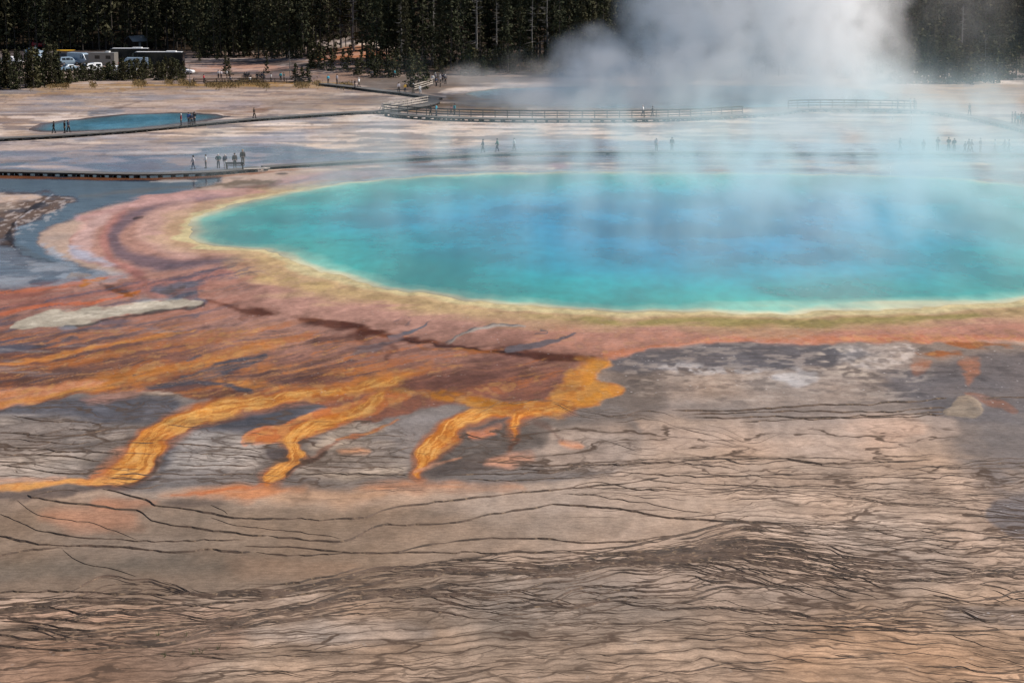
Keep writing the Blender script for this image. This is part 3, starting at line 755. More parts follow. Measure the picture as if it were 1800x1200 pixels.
at.data.foreach_set('color', np.stack([mFib, Fl / 10.0, mCrk, mSpk], 1).astype(np.float32).ravel())
ground = bpy.data.objects.new("ground", me)
tag(link(ground), kind='structure')

# ---- shader
m, nt, b = NT("ground")
N = nt.nodes; L = nt.links.new
def nd(t, **kw):
    n = N.new(t)
    for k, v in kw.items(): setattr(n, k, v)
    return n
def mth(op, a, b_=None, c=None):
    n = nd("ShaderNodeMath", operation=op)
    for i_, v in enumerate((a, b_, c)):
        if v is None: continue
        if isinstance(v, (int, float)): n.inputs[i_].default_value = v
        else: L(v, n.inputs[i_])
    return n.outputs[0]
def mrange(v, a0, a1, b0=0.0, b1=1.0):
    n = nd("ShaderNodeMapRange"); n.interpolation_type = 'SMOOTHSTEP'
    L(v, n.inputs[0])
    for i_, q_ in zip((1, 2, 3, 4), (a0, a1, b0, b1)):
        if isinstance(q_, (int, float)): n.inputs[i_].default_value = q_
        else: L(q_, n.inputs[i_])
    return n.outputs[0]
def mixc(f, a, b_):
    n = nd("ShaderNodeMix", data_type='RGBA')
    for i_, v in ((0, f), (6, a), (7, b_)):
        if isinstance(v, (int, float)): n.inputs[i_].default_value = v
        elif isinstance(v, tuple): n.inputs[i_].default_value = (*v, 1)
        else: L(v, n.inputs[i_])
    return n.outputs[2]
def noise(vec, sc, det=3, out="Fac"):
    n = nd("ShaderNodeTexNoise"); n.inputs["Scale"].default_value = sc; n.inputs["Detail"].default_value = det
    L(vec, n.inputs["Vector"]); return n.outputs[out]
def mapping(vec, s, loc=(0, 0, 0), rot=(0, 0, 0)):
    n = nd("ShaderNodeMapping"); n.inputs["Scale"].default_value = s; n.inputs["Location"].default_value = loc; n.inputs["Rotation"].default_value = rot
    L(vec, n.inputs["Vector"]); return n.outputs[0]
geo = nd("ShaderNodeNewGeometry"); POS = geo.outputs["Position"]
ap = nd("ShaderNodeAttribute", attribute_name='paint'); al = nd("ShaderNodeAttribute", attribute_name='lines')
sep = nd("ShaderNodeSeparateColor"); L(al.outputs["Color"], sep.inputs[0])
fib, flo, crk = sep.outputs[0], sep.outputs[1], sep.outputs[2]; spk = al.outputs["Alpha"]
# lens shaped cells of sand, stretched along the flow, outlined by thin brown channels
n1 = noise(mapping(POS, (0.20, 0.35, 1)), 1.0, 3, "Color")
n2 = noise(mapping(POS, (0.9, 1.6, 1), (7, 3, 0)), 1.0, 3, "Color")
px_ = nd("ShaderNodeSeparateXYZ"); L(POS, px_.inputs[0])
lines = None; lens = None
for k, (ax, by, w1_, w2_, wd, lo_, hi_) in enumerate(((0.12, 30, 1.3, 0.26, 0.050, 0.36, 0.56), (0.28, 54, 1.5, 0.30, 0.055, 0.36, 0.60), (0.70, 84, 1.5, 0.34, 0.06, 0.40, 0.62))):
    cv = nd("ShaderNodeCombineXYZ")
    L(mth('MULTIPLY', px_.outputs[0], ax), cv.inputs[0]); L(mth('MULTIPLY', flo, by), cv.inputs[1]); cv.inputs[2].default_value = 3.7 * k
    s1_ = nd("ShaderNodeVectorMath", operation='SCALE'); L(n1, s1_.inputs[0]); s1_.inputs[3].default_value = w1_
    s2_ = nd("ShaderNodeVectorMath", operation='SCALE'); L(n2, s2_.inputs[0]); s2_.inputs[3].default_value = w2_
    a1_ = nd("ShaderNodeVectorMath", operation='ADD'); L(cv.outputs[0], a1_.inputs[0]); L(s1_.outputs[0], a1_.inputs[1])
    a2_ = nd("ShaderNodeVectorMath", operation='ADD'); L(a1_.outputs[0], a2_.inputs[0]); L(s2_.outputs[0], a2_.inputs[1])
    vo = nd("ShaderNodeTexVoronoi", feature='DISTANCE_TO_EDGE'); vo.voronoi_dimensions = '2D'; vo.inputs["Scale"].default_value = 1.0
    L(a2_.outputs[0], vo.inputs["Vector"])
    nk = noise(mapping(POS, (0.09 + 0.06 * k, 0.22, 1), (13 * k + 2, 5, 0)), 1.0, 3)
    w = mth('MULTIPLY', mrange(nk, 0.30, 0.70, 0.35, 1.25), wd)
    ln = mrange(vo.outputs["Distance"], mth('MULTIPLY', w, 0.35), mth('MULTIPLY', w, 1.3), 1.0, 0.0)
    pres = mth('MULTIPLY', mrange(nk, lo_, hi_), mrange(fib if k < 2 else mth('MAXIMUM', fib, crk), 0.02 + 0.15 * k, 0.35 + 0.2 * k))
    ln = mth('MULTIPLY', ln, pres)
    ls_ = mth('MULTIPLY', mrange(vo.outputs["Distance"], 0.05, 0.32), pres)
    lines = ln if lines is None else mth('MAXIMUM', lines, mth('MULTIPLY', ln, 0.85 - 0.15 * k))
    lens = ls_ if lens is None else mth('MAXIMUM', lens, ls_)
lensf = mth('ADD', mth('MULTIPLY', mth('SUBTRACT', lens, 0.45), mth('MULTIPLY', fib, 0.52)), 1.0)
# fine grain
g1 = noise(mapping(POS, (1.3, 2.2, 1)), 2.0, 6)
g2 = noise(mapping(POS, (0.35, 1.6, 1), (3, 9, 0)), 1.0, 5)
g3 = noise(mapping(POS, (6, 9, 1)), 1.5, 4)
fac = mth('MULTIPLY', mrange(g1, 0.3, 0.7, 0.86, 1.14), mth('MULTIPLY', mth('MULTIPLY', mrange(g2, 0.3, 0.7, 0.94, 1.06), lensf), mrange(g3, 0.3, 0.7, 0.90, 1.10)))
vm = nd("ShaderNodeVectorMath", operation='SCALE'); L(ap.outputs["Color"], vm.inputs[0]); L(fac, vm.inputs[3])
lc = mixc(g2, (0.055, 0.034, 0.023), (0.10, 0.068, 0.050))
col = mixc(mth('MULTIPLY', lines, 0.88), vm.outputs[0], lc)
# soft brown stain round the lines
# white specks
sv = nd("ShaderNodeTexVoronoi"); sv.inputs["Scale"].default_value = 1.0; sv.inputs["Randomness"].default_value = 1.0
L(mapping(POS, (2.2, 1.4, 1)), sv.inputs["Vector"])
sp = mrange(sv.outputs["Distance"], 0.10, 0.22, 1.0, 0.0)
sp = mth('MULTIPLY', sp, mrange(noise(mapping(POS, (0.5, 0.6, 1), (2, 2, 0)), 1.0, 3), 0.50, 0.62))
sp = mth('MULTIPLY', sp, spk)
col = mixc(sp, col, (0.52, 0.48, 0.46))
L(col, b.inputs["Base Color"])
wet = mth('MULTIPLY', ap.outputs["Alpha"], mrange(g2, 0.3, 0.7, 0.8, 1.15))
L(mrange(wet, 0.0, 0.8, 0.85, 0.10), b.inputs["Roughness"])
L(mrange(wet, 0.0, 0.8, 0.10, 0.55), b.inputs["Specular IOR Level"])
b.inputs["IOR"].default_value = 1.33
bp = nd("ShaderNodeBump"); bp.inputs["Distance"].default_value = 0.12
hgt = mth('SUBTRACT', mth('ADD', mth('MULTIPLY', g1, 0.8), mth('MULTIPLY', g3, 0.25)), mth('MULTIPLY', lines, 0.55))
L(hgt, bp.inputs["Height"]); L(mrange(wet, 0.0, 0.7, 0.30, 0.02), bp.inputs["Strength"])
L(bp.outputs[0], b.inputs["Normal"])
me.materials.append(m)
GN = dict(nd=nd, mth=mth, mrange=mrange, mixc=mixc, noise=noise, mapping=mapping)
# ================================================================== LEDGES of the sinter terraces
def gcurve(k, u):
    g = G_[k]
    return float(np.interp(u, [p[0] for p in g], [p[1] for p in g]))
def flowV(f, u):
    f = max(0.0, min(11.999, f)); k = int(f); t = f - k
    return gcurve(k, u) * (1 - t) + gcurve(k + 1, u) * t
rnd = random.Random(4)
led = MB()
def ribbon(pts, h=0.03, wmin=0.25):
    """pts: (px, py, width) -> a low dark lip of sinter lying on the ground"""
    runs = []; cur = []
    for p in pts:
        if p[2] > wmin: cur.append(p)
        else:
            if len(cur) > 3: runs.append(cur)
            cur = []
    if len(cur) > 3: runs.append(cur)
    for r in runs:
        v = []
        for i_, (x, y, w) in enumerate(r):
            w = w * min(1, 0.15 + i_ / 4, 0.15 + (len(r) - 1 - i_) / 4)
            xa, ya = r[max(0, i_ - 1)][:2]; xb, yb = r[min(len(r) - 1, i_ + 1)][:2]
            tl = math.hypot(xb - xa, yb - ya) + 1e-6
            w *= 0.35 + 0.65 * abs(xb - xa) / tl; nx_, ny_ = -(yb - ya) / tl * w, (xb - xa) / tl * w
            a = G(x - nx_ * .5, y - ny_ * .5); c = G(x + nx_ * .5, y + ny_ * .5); m_ = G(x + nx_ * .15, y + ny_ * .15)
            v += [(a.x, a.y, 0.003), (m_.x, m_.y, 0.004 + h * min(1.5, w / 2)), (c.x, c.y, 0.003)]
        n = len(r)
        f = []
        for i_ in range(n - 1):
            b_ = 3 * i_
            f += [(b_, b_ + 1, b_ + 4, b_ + 3), (b_ + 1, b_ + 2, b_ + 5, b_ + 4)]
        led.add(v, f)
sv_ = lambda x, y, s: float(vn(np.array([x]), np.array([y]), s)[0])
def resample(pts, step=7):
    out = []
    for a_, b_ in zip(pts[:-1], pts[1:]):
        n = max(1, int(math.hypot(b_[0] - a_[0], (b_[1] - a_[1])) / step))
        for k in range(n):
            t = k / n
            out.append([a_[i_] + (b_[i_] - a_[i_]) * t for i_ in range(3)])
    out.append(list(pts[-1]))
    return out
MAJOR = [
 (2.6, [(180,860),(215,868),(265,880),(270,888),(320,894),(380,904),(430,911),(500,911),(560,914),(630,911),(655,903),(680,893),(750,885),(840,874),(900,867),(950,862),(1025,855),(1085,850),(1130,845),(1160,838)]),
 (2.8, [(48,868),(60,876),(110,883),(200,893),(248,897),(262,911),(270,919),(330,925),(350,931),(390,935),(430,938),(470,941)]),
 (2.8, [(470,941),(520,948),(560,951),(600,951),(628,945),(650,930),(670,922),(740,922),(800,919),(825,914),(835,907),(900,899),(960,888),(990,886),(1060,893),(1120,897),(1140,905),(1200,912),(1250,915),(1330,916)]),
 (2.0, [(0,902),(40,918),(60,930),(80,936),(110,937),(150,948),(250,950),(330,951),(430,949)]),
 (3.2, [(-40,934),(0,941),(30,948),(70,958),(160,960),(240,963),(275,966),(290,969),(340,968),(370,966),(400,968),(440,970)]),
 (2.0, [(-40,986),(0,976),(30,970),(60,965),(110,962)]),
 (2.4, [(430,960),(520,962),(560,966),(600,971),(700,971),(740,958),(830,948),(860,945),(900,948),(960,947),(1020,954),(1100,953),(1150,945),(1220,935),(1270,920),(1310,908)]),
 (1.8, [(450,970),(500,976),(540,975),(600,973),(700,970),(900,971),(980,968),(1060,966),(1120,958),(1180,948)]),
 (2.2, [(-40,1044),(0,1040),(60,1039),(150,1042),(245,1044),(350,1045),(410,1043),(430,1036),(500,1026),(590,1012),(598,1006),(640,996)]),
 (1.8, [(600,1010),(700,1000),(760,986),(830,984),(900,986)]),
 (2.8, [(-40,1066),(0,1062),(80,1063),(110,1058),(140,1057),(220,1062),(300,1060)]),
 (3.4, [(-40,1078),(0,1072),(40,1066),(80,1066),(110,1073),(140,1080),(170,1081),(210,1076),(300,1068),(400,1058),(500,1048),(600,1035),(700,1020),(800,1003),(900,998)]),
 (2.6, [(-40,1084),(0,1086),(100,1088),(140,1094),(200,1095),(280,1088)]),
 (2.2, [(0,1090),(60,1094),(100,1103),(130,1104)]),
 (2.6, [(-40,1112),(0,1108),(30,1105),(60,1104),(110,1108),(150,1107),(260,1100)]),
 (3.4, [(-40,1108),(0,1115),(30,1120),(60,1126),(100,1124),(200,1115),(300,1100),(400,1092)]),
 (3.0, [(-40,1132),(0,1135),(60,1140),(110,1142),(180,1140),(260,1136)]),
 (3.0, [(1180,722),(1250,723),(1350,719),(1420,712),(1500,711),(1530,713),(1560,706),(1600,705),(1640,703),(1664,700)]),
 (2.4, [(1200,728),(1350,724),(1450,723),(1500,724),(1540,725),(1600,720),(1664,717)]),
 (2.4, [(1220,734),(1300,735),(1350,732),(1450,733),(1520,732),(1600,727),(1664,724)]),
 (1.8, [(1300,742),(1350,739),(1440,737),(1540,733),(1600,731),(1700,729)]),
 (2.4, [(1728,700),(1780,697),(1840,700)]),
 (2.4, [(900,827),(940,826),(1000,823),(1050,817),(1120,815),(1185,814),(1210,808),(1280,807),(1370,804),(1400,810),(1440,814),(1480,816),(1560,812),(1640,806)]),
 (1.5, [(900,818),(960,819),(1060,812),(1150,806)]),
 (1.5, [(1040,836),(1100,830),(1140,832),(1200,838),(1290,834),(1400,840),(1450,843),(1560,838),(1680,842)]),
 (1.5, [(1140,842),(1200,850),(1300,851),(1360,857),(1420,853),(1500,858),(1620,862)]),
 (2.6, [(900,988),(940,990),(1000,985),(1060,972),(1100,960),(1160,948),(1200,938),(1270,922)]),
 (2.6, [(900,997),(930,1001),(1000,995),(1100,985),(1200,975),(1300,970),(1420,976)]),
 (1.2, [(60,870),(100,860),(140,862)]),
 (1.3, [(20,730),(50,737),(110,741),(200,744)]),
 (1.4, [(0,760),(60,764),(130,767),(170,757),(210,752)]),
 (1.3, [(0,772),(40,771),(60,778),(140,780),(160,776)]),
 (1.6, [(0,786),(70,788),(100,795),(160,792),(210,798)]),
 (1.6, [(0,798),(60,800),(120,800),(150,807),(190,812)]),
 (1.8, [(0,818),(50,822),(90,830),(140,834),(180,830)]),
 (1.4, [(300,778),(360,782),(440,790),(460,796)]),
 (1.4, [(300,795),(360,796),(440,800),(470,806)]),
 (1.4, [(310,817),(360,818),(400,817),(450,819)]),
 (1.5, [(280,832),(340,834),(400,833),(460,834)]),
 (1.3, [(590,800),(640,802),(700,803),(720,806)]),
 (1.3, [(520,822),(600,820),(660,822),(710,823)]),
 (1.5, [(520,833),(600,832),(680,836),(720,834)]),
 (1.2, [(560,812),(640,811),(700,813)]),
 (1.8, [(780,835),(850,833),(940,832),(1010,826)]),
 (1.2, [(820,842),(900,846),(960,842),(1040,838)]),
 (1.3, [(818,762),(840,770),(880,773),(900,772)]),
 (1.3, [(1000,860),(1020,850),(1060,846),(1120,862),(1180,862)]),
 (1.1, [(1000,866),(1100,880),(1160,888),(1200,898),(1240,902)]),
 (1.8, [(1180,985),(1250,990),(1330,1002),(1400,1008),(1460,1016),(1560,1022),(1660,1018),(1800,1010)]),
 (1.8, [(1300,1110),(1400,1106),(1500,1108),(1650,1110),(1840,1104)]),
 (1.8, [(1340,1096),(1440,1100),(1560,1104),(1700,1100)]),
 (1.6, [(0,1062),(60,1058),(130,1050),(240,1054)]),
 (1.2, [(370,910),(420,925),(520,935),(600,945)]),
 (1.0, [(370,888),(395,900),(400,905)]),
 (1.0, [(30,880),(60,905),(140,915),(180,925),(240,948)]),
 (1.1, [(110,965),(140,990),(200,1000),(240,1014)])]
for w, q in MAJOR:
    w *= 1.12
    p = resample([tuple(z_) for z_ in smooth_poly([(x, y, w) for x, y in q], 2, False)])
    s0 = rnd.random() * 90
    for i_, r in enumerate(p):
        r[1] += 1.5 * sv_(r[0] / 17, s0, 3) + 0.5 * sv_(r[0] / 8, s0, 5) + 1.2 * sv_(r[0] / 40, s0, 6)
        r[2] *= 0.95 + 0.5 * sv_(r[0] / 26, s0, 4) + 0.25 * sv_(r[0] / 6, s0, 8)
        r[2] = max(r[2], 1.15)
    ribbon(p, 0.05)
def strands(n, f0, f1, u0, u1, lmin, lmax, wm, amp=0.35, seedk=0):
    for k in range(n):
        f = rnd.uniform(f0, f1); u = rnd.uniform(u0, u1); Ln = rnd.uniform(lmin, lmax)
        w0 = wm * rnd.uniform(0.45, 1.25); sd_ = rnd.random() * 50
        drift = rnd.uniform(-1, 1) * amp * 0.6
        pts = []; x = u
        while x < u + Ln:
            ff = f + amp * sv_(x / 230, f * 1.3, 11 + seedk) + amp * 0.3 * sv_(x / 60, f * 4, 12) + drift * (x - u) / Ln
            vv_ = flowV(ff, x) + 2.2 * sv_(x / 26, sd_, 13) + 0.8 * sv_(x / 11, sd_, 15)
            ww = w0 * (0.8 + 0.9 * sv_(x / 38, sd_, 14))
            pts.append((x, vv_, ww)); x += 6
        ribbon(pts, 0.03)
# families of thin strands, denser where the terraces crowd
strands(110, 5.9, 7.9, -60, 1300, 140, 560, 2.6, 0.40)
strands(90, 6.9, 8.2, -60, 1800, 100, 460, 1.9, 0.45, 1)
strands(100, 7.8, 11.0, -60, 1800, 90, 360, 1.4, 0.35, 2)
strands(130, 4.8, 7.2, 1000, 1850, 90, 460, 1.5, 0.45, 3)
strands(70, 2.0, 4.6, 950, 1850, 90, 420, 1.15, 0.35, 4)
strands(40, 1.2, 2.8, -60, 200, 50, 170, 1.2, 0.2, 5)
strands(50, 1.0, 2.3, 780, 1250, 50, 200, 0.9, 0.3, 5)
strands(26, 5.6, 6.8, 700, 1300, 150, 420, 1.8, 0.35, 6)
strands(24, 0.9, 2.7, 290, 440, 30, 110, 1.0, 0.15, 7)
strands(24, 1.4, 2.8, 560, 720, 30, 100, 1.0, 0.12, 8)
ml, nt, b = NT("ledge_sinter")
GNs = (N, L)
N = nt.nodes; L = nt.links.new
geo2 = nd("ShaderNodeNewGeometry")
c1 = noise(mapping(geo2.outputs["Position"], (0.5, 0.7, 1)), 1.0, 4)
c2 = noise(mapping(geo2.outputs["Position"], (3, 3, 3)), 1.0, 4)
cl = mixc(mrange(c1, 0.4, 0.6), (0.045, 0.026, 0.015), (0.10, 0.06, 0.038))
cl = mixc(mrange(c2, 0.55, 0.70, 0, 0.6), cl, (0.26, 0.17, 0.10))
L(cl, b.inputs["Base Color"]); b.inputs["Roughness"].default_value = 0.8
N, L = GNs
tag(led.build("ground_ledge", ml), kind='structure')

# ================================================================== WATER
def water(name, outline, outline_w, ramp, depth, zz=0.03, spacing=1.6, extra=None, rough=0.14, wobble=1.0, spec=0.22):
    """flat sheet of water; its colour follows the real distance from its shore"""
    o2 = [Vector(p) for p in outline_w]
    xs = [p[0] for p in o2]; ys = [p[1] for p in o2]
    nx = int((max(xs) - min(xs)) / spacing); ny = int((max(ys) - min(ys)) / spacing)
    gx, gy = np.meshgrid(np.linspace(min(xs), max(xs), nx), np.linspace(min(ys), max(ys), ny))
    gx = gx.ravel() + 0.2 * hsh(np.arange(gx.size), np.zeros(gx.size), 3); gy = gy.ravel() + 0.2 * hsh(np.arange(gy.size), np.ones(gy.size), 4)
    d = seg_sdf(gx, gy, [tuple(p) for p in o2])
    k = d < -0.8
    pts = o2 + [Vector((a_, b_)) for a_, b_ in zip(gx[k], gy[k])]
    res = geometry.delaunay_2d_cdt(pts, [], [list(range(len(o2)))], 1, 1e-4)
    vs = np.array([[p[0], p[1]] for p in res[0]])
    ob = mobj(name, [(p[0], p[1], zz) for p in vs], res[2], [], None, False)
    dd = -seg_sdf(vs[:, 0], vs[:, 1], [tuple(p) for p in o2])
    a_ = ob.data.attributes.new('shore', 'FLOAT', 'POINT'); a_.data.foreach_set('value', np.clip(dd, 0, None).astype(np.float32))
    ex = extra(vs[:, 0], vs[:, 1]) if extra else np.zeros(len(vs))
    a_ = ob.data.attributes.new('shelf', 'FLOAT', 'POINT'); a_.data.foreach_set('value', ex.astype(np.float32))
    global N, L
    old = (N, L)
    m_, nt_, b_ = NT(name)
    N = nt_.nodes; L = nt_.links.new
    g_ = nd("ShaderNodeNewGeometry").outputs["Position"]
    at_ = nd("ShaderNodeAttribute", attribute_name='shore').outputs["Fac"]
    sh_ = nd("ShaderNodeAttribute", attribute_name='shelf').outputs["Fac"]
    wn_ = noise(mapping(g_, (0.12, 0.07, 1)), 1.0, 5)
    wf_ = noise(mapping(g_, (0.5, 0.16, 1)), 1.0, 4)
    dist = mth('ADD', at_, mth('MULTIPLY', mth('SUBTRACT', wn_, 0.5), mth('MULTIPLY', mth('MINIMUM', at_, 8.0), 0.9 * wobble)))
    dist = mth('ADD', dist, mth('MULTIPLY', mth('SUBTRACT', wf_, 0.5), mth('MULTIPLY', mth('MINIMUM', at_, 3.0), 0.9 * wobble)))
    dist = mth('MULTIPLY', dist, mth('SUBTRACT', 1.0, mth('MULTIPLY', sh_, 0.85)))
    cr = nd("ShaderNodeValToRGB")
    L(mth('DIVIDE', dist, depth), cr.inputs[0])
    el = cr.color_ramp.elements
    while len(el) > 1: el.remove(el[0])
    el[0].position = ramp[0][0]; el[0].color = (*(lin(ramp[0][1]) / K), 1)
    for p_, c_ in ramp[1:]:
        e_ = el.new(p_); e_.color = (*(lin(c_) / K), 1)
    w3_ = noise(mapping(g_, (0.9, 0.35, 1)), 1.0, 4)
    w4_ = noise(mapping(g_, (0.09, 0.06, 1), (4, 4, 0)), 1.0, 4)
    fc = mth('MULTIPLY', mrange(w3_, 0.3, 0.7, 0.9, 1.1), mrange(w4_, 0.34, 0.66, 0.62, 1.2))
    v_ = nd("ShaderNodeVectorMath", operation='SCALE'); L(cr.outputs[0], v_.inputs[0]); L(fc, v_.inputs[3])
    L(v_.outputs[0], b_.inputs["Base Color"])
    b_.inputs["Roughness"].default_value = rough; b_.inputs["IOR"].default_value = 1.33
    b_.inputs["Specular IOR Level"].default_value = spec
    bp_ = nd("ShaderNodeBump"); bp_.inputs["Strength"].default_value = 0.06; bp_.inputs["Distance"].default_value = 0.05
    L(noise(mapping(g_, (1.2, 2.5, 1)), 1.0, 3), bp_.inputs["Height"]); L(bp_.outputs[0], b_.inputs["Normal"])
    N, L = old
    ob.data.materials.append(m_)
    return tag(ob, kind='structure')
def shelf(x, y):
    u, v = proj(x, y)
    e = np.exp(-(((u - 1570) / 120) ** 2 + ((v - 532) / 9) ** 2)) + 0.8 * np.exp(-(((u - 1330) / 110) ** 2 + ((v - 534) / 9) ** 2))
    e += 0.5 * np.exp(-(((u - 1000) / 500) ** 2 + ((v - 305) / 5) ** 2))
    return np.clip(e, 0, 1)
water("spring_water", SPRING, SPRING_W, [(0, (212,194,146)), (0.02, (200,202,160)), (0.05, (124,186,162)), (0.12, (44,162,150)), (0.36, (0,156,158)), (0.62, (0,148,172)), (1.0, (0,136,176))], 30.0, 0.006, 1.4, shelf)
water("far_spring_water", FARPOOL, FAR_W, [(0, (160,150,120)), (0.1, (140,186,192)), (0.4, (110,172,192)), (1.0, (90,160,188))], 10.0, 0.02, 1.6)
water("pond_water", POND, POND_W, [(0, (150,128,126)), (0.12, (124,124,134)), (0.35, (110,160,180)), (1.0, (106,172,202))], 8.0, 0.02, 1.0, None, 0.06, 0.5, 0.25)
# ================================================================== BOARDWALKS
def wood(name, rgb, rough=0.8):
    if name in MATS: return MATS[name]
    global N, L
    old = (N, L)
    m_, nt_, b_ = NT(name); N = nt_.nodes; L = nt_.links.new
    g_ = nd("ShaderNodeNewGeometry").outputs["Position"]
    n_ = noise(mapping(g_, (1.5, 1.5, 3)), 1.0, 5); n2_ = noise(mapping(g_, (0.2, 0.2, 1)), 1.0, 3)
    wv = nd("ShaderNodeTexWave"); wv.wave_type = 'BANDS'; wv.bands_direction = 'X'
    wv.inputs["Scale"].default_value = 3.2; L(g_, wv.inputs["Vector"])
    f_ = mth('MULTIPLY', mrange(n_, 0.3, 0.7, 0.8, 1.2), mth('MULTIPLY', mrange(n2_, 0.3, 0.7, 0.85, 1.15), mrange(wv.outputs["Fac"], 0.0, 0.15, 0.7, 1.0)))
    v_ = nd("ShaderNodeVectorMath", operation='SCALE'); v_.inputs[0].default_value = rgb; L(f_, v_.inputs[3])
    L(v_.outputs[0], b_.inputs["Base Color"]); b_.inputs["Roughness"].default_value = rough
    N, L = old; MATS[name] = m_
    return m_
DECK = wood("deck_wood", (0.12, 0.11, 0.10)); SIDE_SHADE = wood("shaded_beam_wood", (0.022, 0.02, 0.018)); RAIL_SUN = wood("sunlit_rail_wood", (0.48, 0.42, 0.36)); RAIL_SHADE = wood("shaded_rail_wood", (0.05, 0.047, 0.043))

def path3(px, z):
    pts = [G(p[0], p[1], z) for p in smooth_poly(px, 2, False)]
    return pts
def walk(pts, step):
    """even stations along a polyline: (point, direction)"""
    out = []; acc = 0.0
    for a_, b_ in zip(pts[:-1], pts[1:]):
        d = (b_ - a_); l_ = d.length
        if l_ < 1e-6: continue
        while acc <= l_:
            out.append((a_ + d * (acc / l_), d.normalized())); acc += step
        acc -= l_
    return out
def side_n(d, s=1):
    n = Vector((-d.y, d.x, 0)).normalized()
    return n * s
def boardwalk(label, px, z=0.42, width=1.9, step=1.6, side=1, th=0.14, smin=0.0, name="boardwalk", group=None, sw=0.35):
    pts = path3(px, z)
    base = pts[len(pts) // 2].copy(); base.z = float(terr(base.x, base.y))
    root = empty(name, base); tag(root, label, 'boardwalk', group)
    st = walk(pts, 0.8)
    dk = MB(); v = []; f = []
    for p, d in st:
        n = side_n(d, side)
        for q in (p, p + n * width):
            v += [(q.x - base.x, q.y - base.y, q.z - base.z), (q.x - base.x, q.y - base.y, q.z - 0.05 - base.z)]
    for i_ in range(len(st) - 1):
        a_ = 4 * i_; b_ = a_ + 4
        f += [(a_, b_, b_ + 2, a_ + 2), (a_ + 1, a_ + 3, b_ + 3, b_ + 1), (a_, a_ + 1, b_ + 1, b_), (a_ + 2, b_ + 2, b_ + 3, a_ + 3)]
    f += [(0, 2, 3, 1), (len(v) - 4, len(v) - 3, len(v) - 1, len(v) - 2)]
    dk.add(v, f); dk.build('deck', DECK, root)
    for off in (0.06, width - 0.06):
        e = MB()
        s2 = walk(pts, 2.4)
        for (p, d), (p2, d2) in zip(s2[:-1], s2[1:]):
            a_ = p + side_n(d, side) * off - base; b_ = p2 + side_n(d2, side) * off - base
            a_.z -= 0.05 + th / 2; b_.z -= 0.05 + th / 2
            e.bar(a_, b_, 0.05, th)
        e.build('edge_beam', SIDE_SHADE, root)
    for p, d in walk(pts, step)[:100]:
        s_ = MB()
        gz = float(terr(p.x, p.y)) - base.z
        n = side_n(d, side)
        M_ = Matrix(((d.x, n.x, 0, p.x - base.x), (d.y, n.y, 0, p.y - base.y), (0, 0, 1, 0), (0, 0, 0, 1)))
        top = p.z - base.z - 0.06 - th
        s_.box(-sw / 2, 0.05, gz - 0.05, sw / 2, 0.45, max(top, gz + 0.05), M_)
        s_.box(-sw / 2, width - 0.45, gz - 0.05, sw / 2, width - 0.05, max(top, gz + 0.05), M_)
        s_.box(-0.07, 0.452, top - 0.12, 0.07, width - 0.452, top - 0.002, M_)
        s_.build('support', SIDE_SHADE, root)
    return root
def railing(label, px, z=0.42, step=1.9, h=1.05, material=None, group='wooden railings of the walkways', brace=False):
    m_ = material or RAIL_SHADE
    pts = path3(px, z)
    base = pts[len(pts) // 2].copy()
    root = empty('railing', base); tag(root, label, 'railing', group)
    st = walk(pts, step)
    for zz, hh in ((h - 0.03, 0.12), (h * 0.62, 0.11), (h * 0.28, 0.11)):
        r_ = MB()
        for (p, d), (p2, d2) in zip(st[:-1], st[1:]):
            r_.bar(p - base + Vector((0, 0, zz)), p2 - base + Vector((0, 0, zz)), 0.06, hh * 1.3)
        if zz > 1:
            for (p, d), (p2, d2) in zip(st[:-1], st[1:]):
                r_.bar(p - base + Vector((0, 0, zz + .08)), p2 - base + Vector((0, 0, zz + .08)), 0.16, 0.04)
        r_.build('rail', m_, root)
    for p, d in st[:100]:
        q = MB(); n = side_n(d)
        q.bar(p - base + n * 0.08 + Vector((0, 0, -0.35)), p - base + n * 0.08 + Vector((0, 0, h - 0.04)), 0.11)
        if brace: q.bar(p - base + n * 0.14 + Vector((0, 0, h * 0.75)), p - base + n * 0.75 + Vector((0, 0, -0.1)), 0.07)
        q.build('post', m_, root)
    return root
GB = 'boardwalks crossing the basin'
boardwalk("low wooden boardwalk on dark piers carrying the bench, nearest at the left",
          [(-60,299),(0,302),(100,303.5),(200,306),(250,307),(300,305.5),(380,302.5),(430,298),(470,294)], 0.45, 1.9, 1.55, group=GB)
boardwalk("thin low boardwalk running behind the turquoise spring into the steam",
          [(470,294),(560,288),(650,282.5),(760,276.5),(850,271.5),(950,268.5),(1100,267.5),(1250,268.5),(1340,270),(1500,270.5),(1600,271),(1700,271.5),(1860,272)], 0.34, 1.9, 2.9, th=0.12, group=GB)
boardwalk("boardwalk on short piers passing in front of the small blue pond",
          [(-60,246),(0,244),(100,239),(170,234),(250,228),(330,220),(400,213),(480,207),(560,201.5),(640,196.5),(676,196)], 0.42, 2.1, 1.95, group=GB)
boardwalk("railed boardwalk on piers in front of the far steaming spring",
          [(676,198),(700,202),(760,206),(850,209),(950,210),(1100,210),(1200,208),(1290,203),(1345,201)], 0.55, 2.3, 1.7, group=GB)
boardwalk("boardwalk continuing right of the plume and curving toward the right edge",
          [(1345,201),(1385,197),(1410,191.5),(1500,191.5),(1600,193.5),(1660,198.5),(1720,208.5),(1760,218),(1800,228),(1860,243)], 0.50, 2.3, 1.9, group=GB)
boardwalk("narrow upper boardwalk winding down from the picnic area to the railed bend",
          [(560,147),(620,153.5),(660,159),(700,163),(740,169),(765,173)], 0.42, 2.2, 2.4, group=GB, th=0.2)
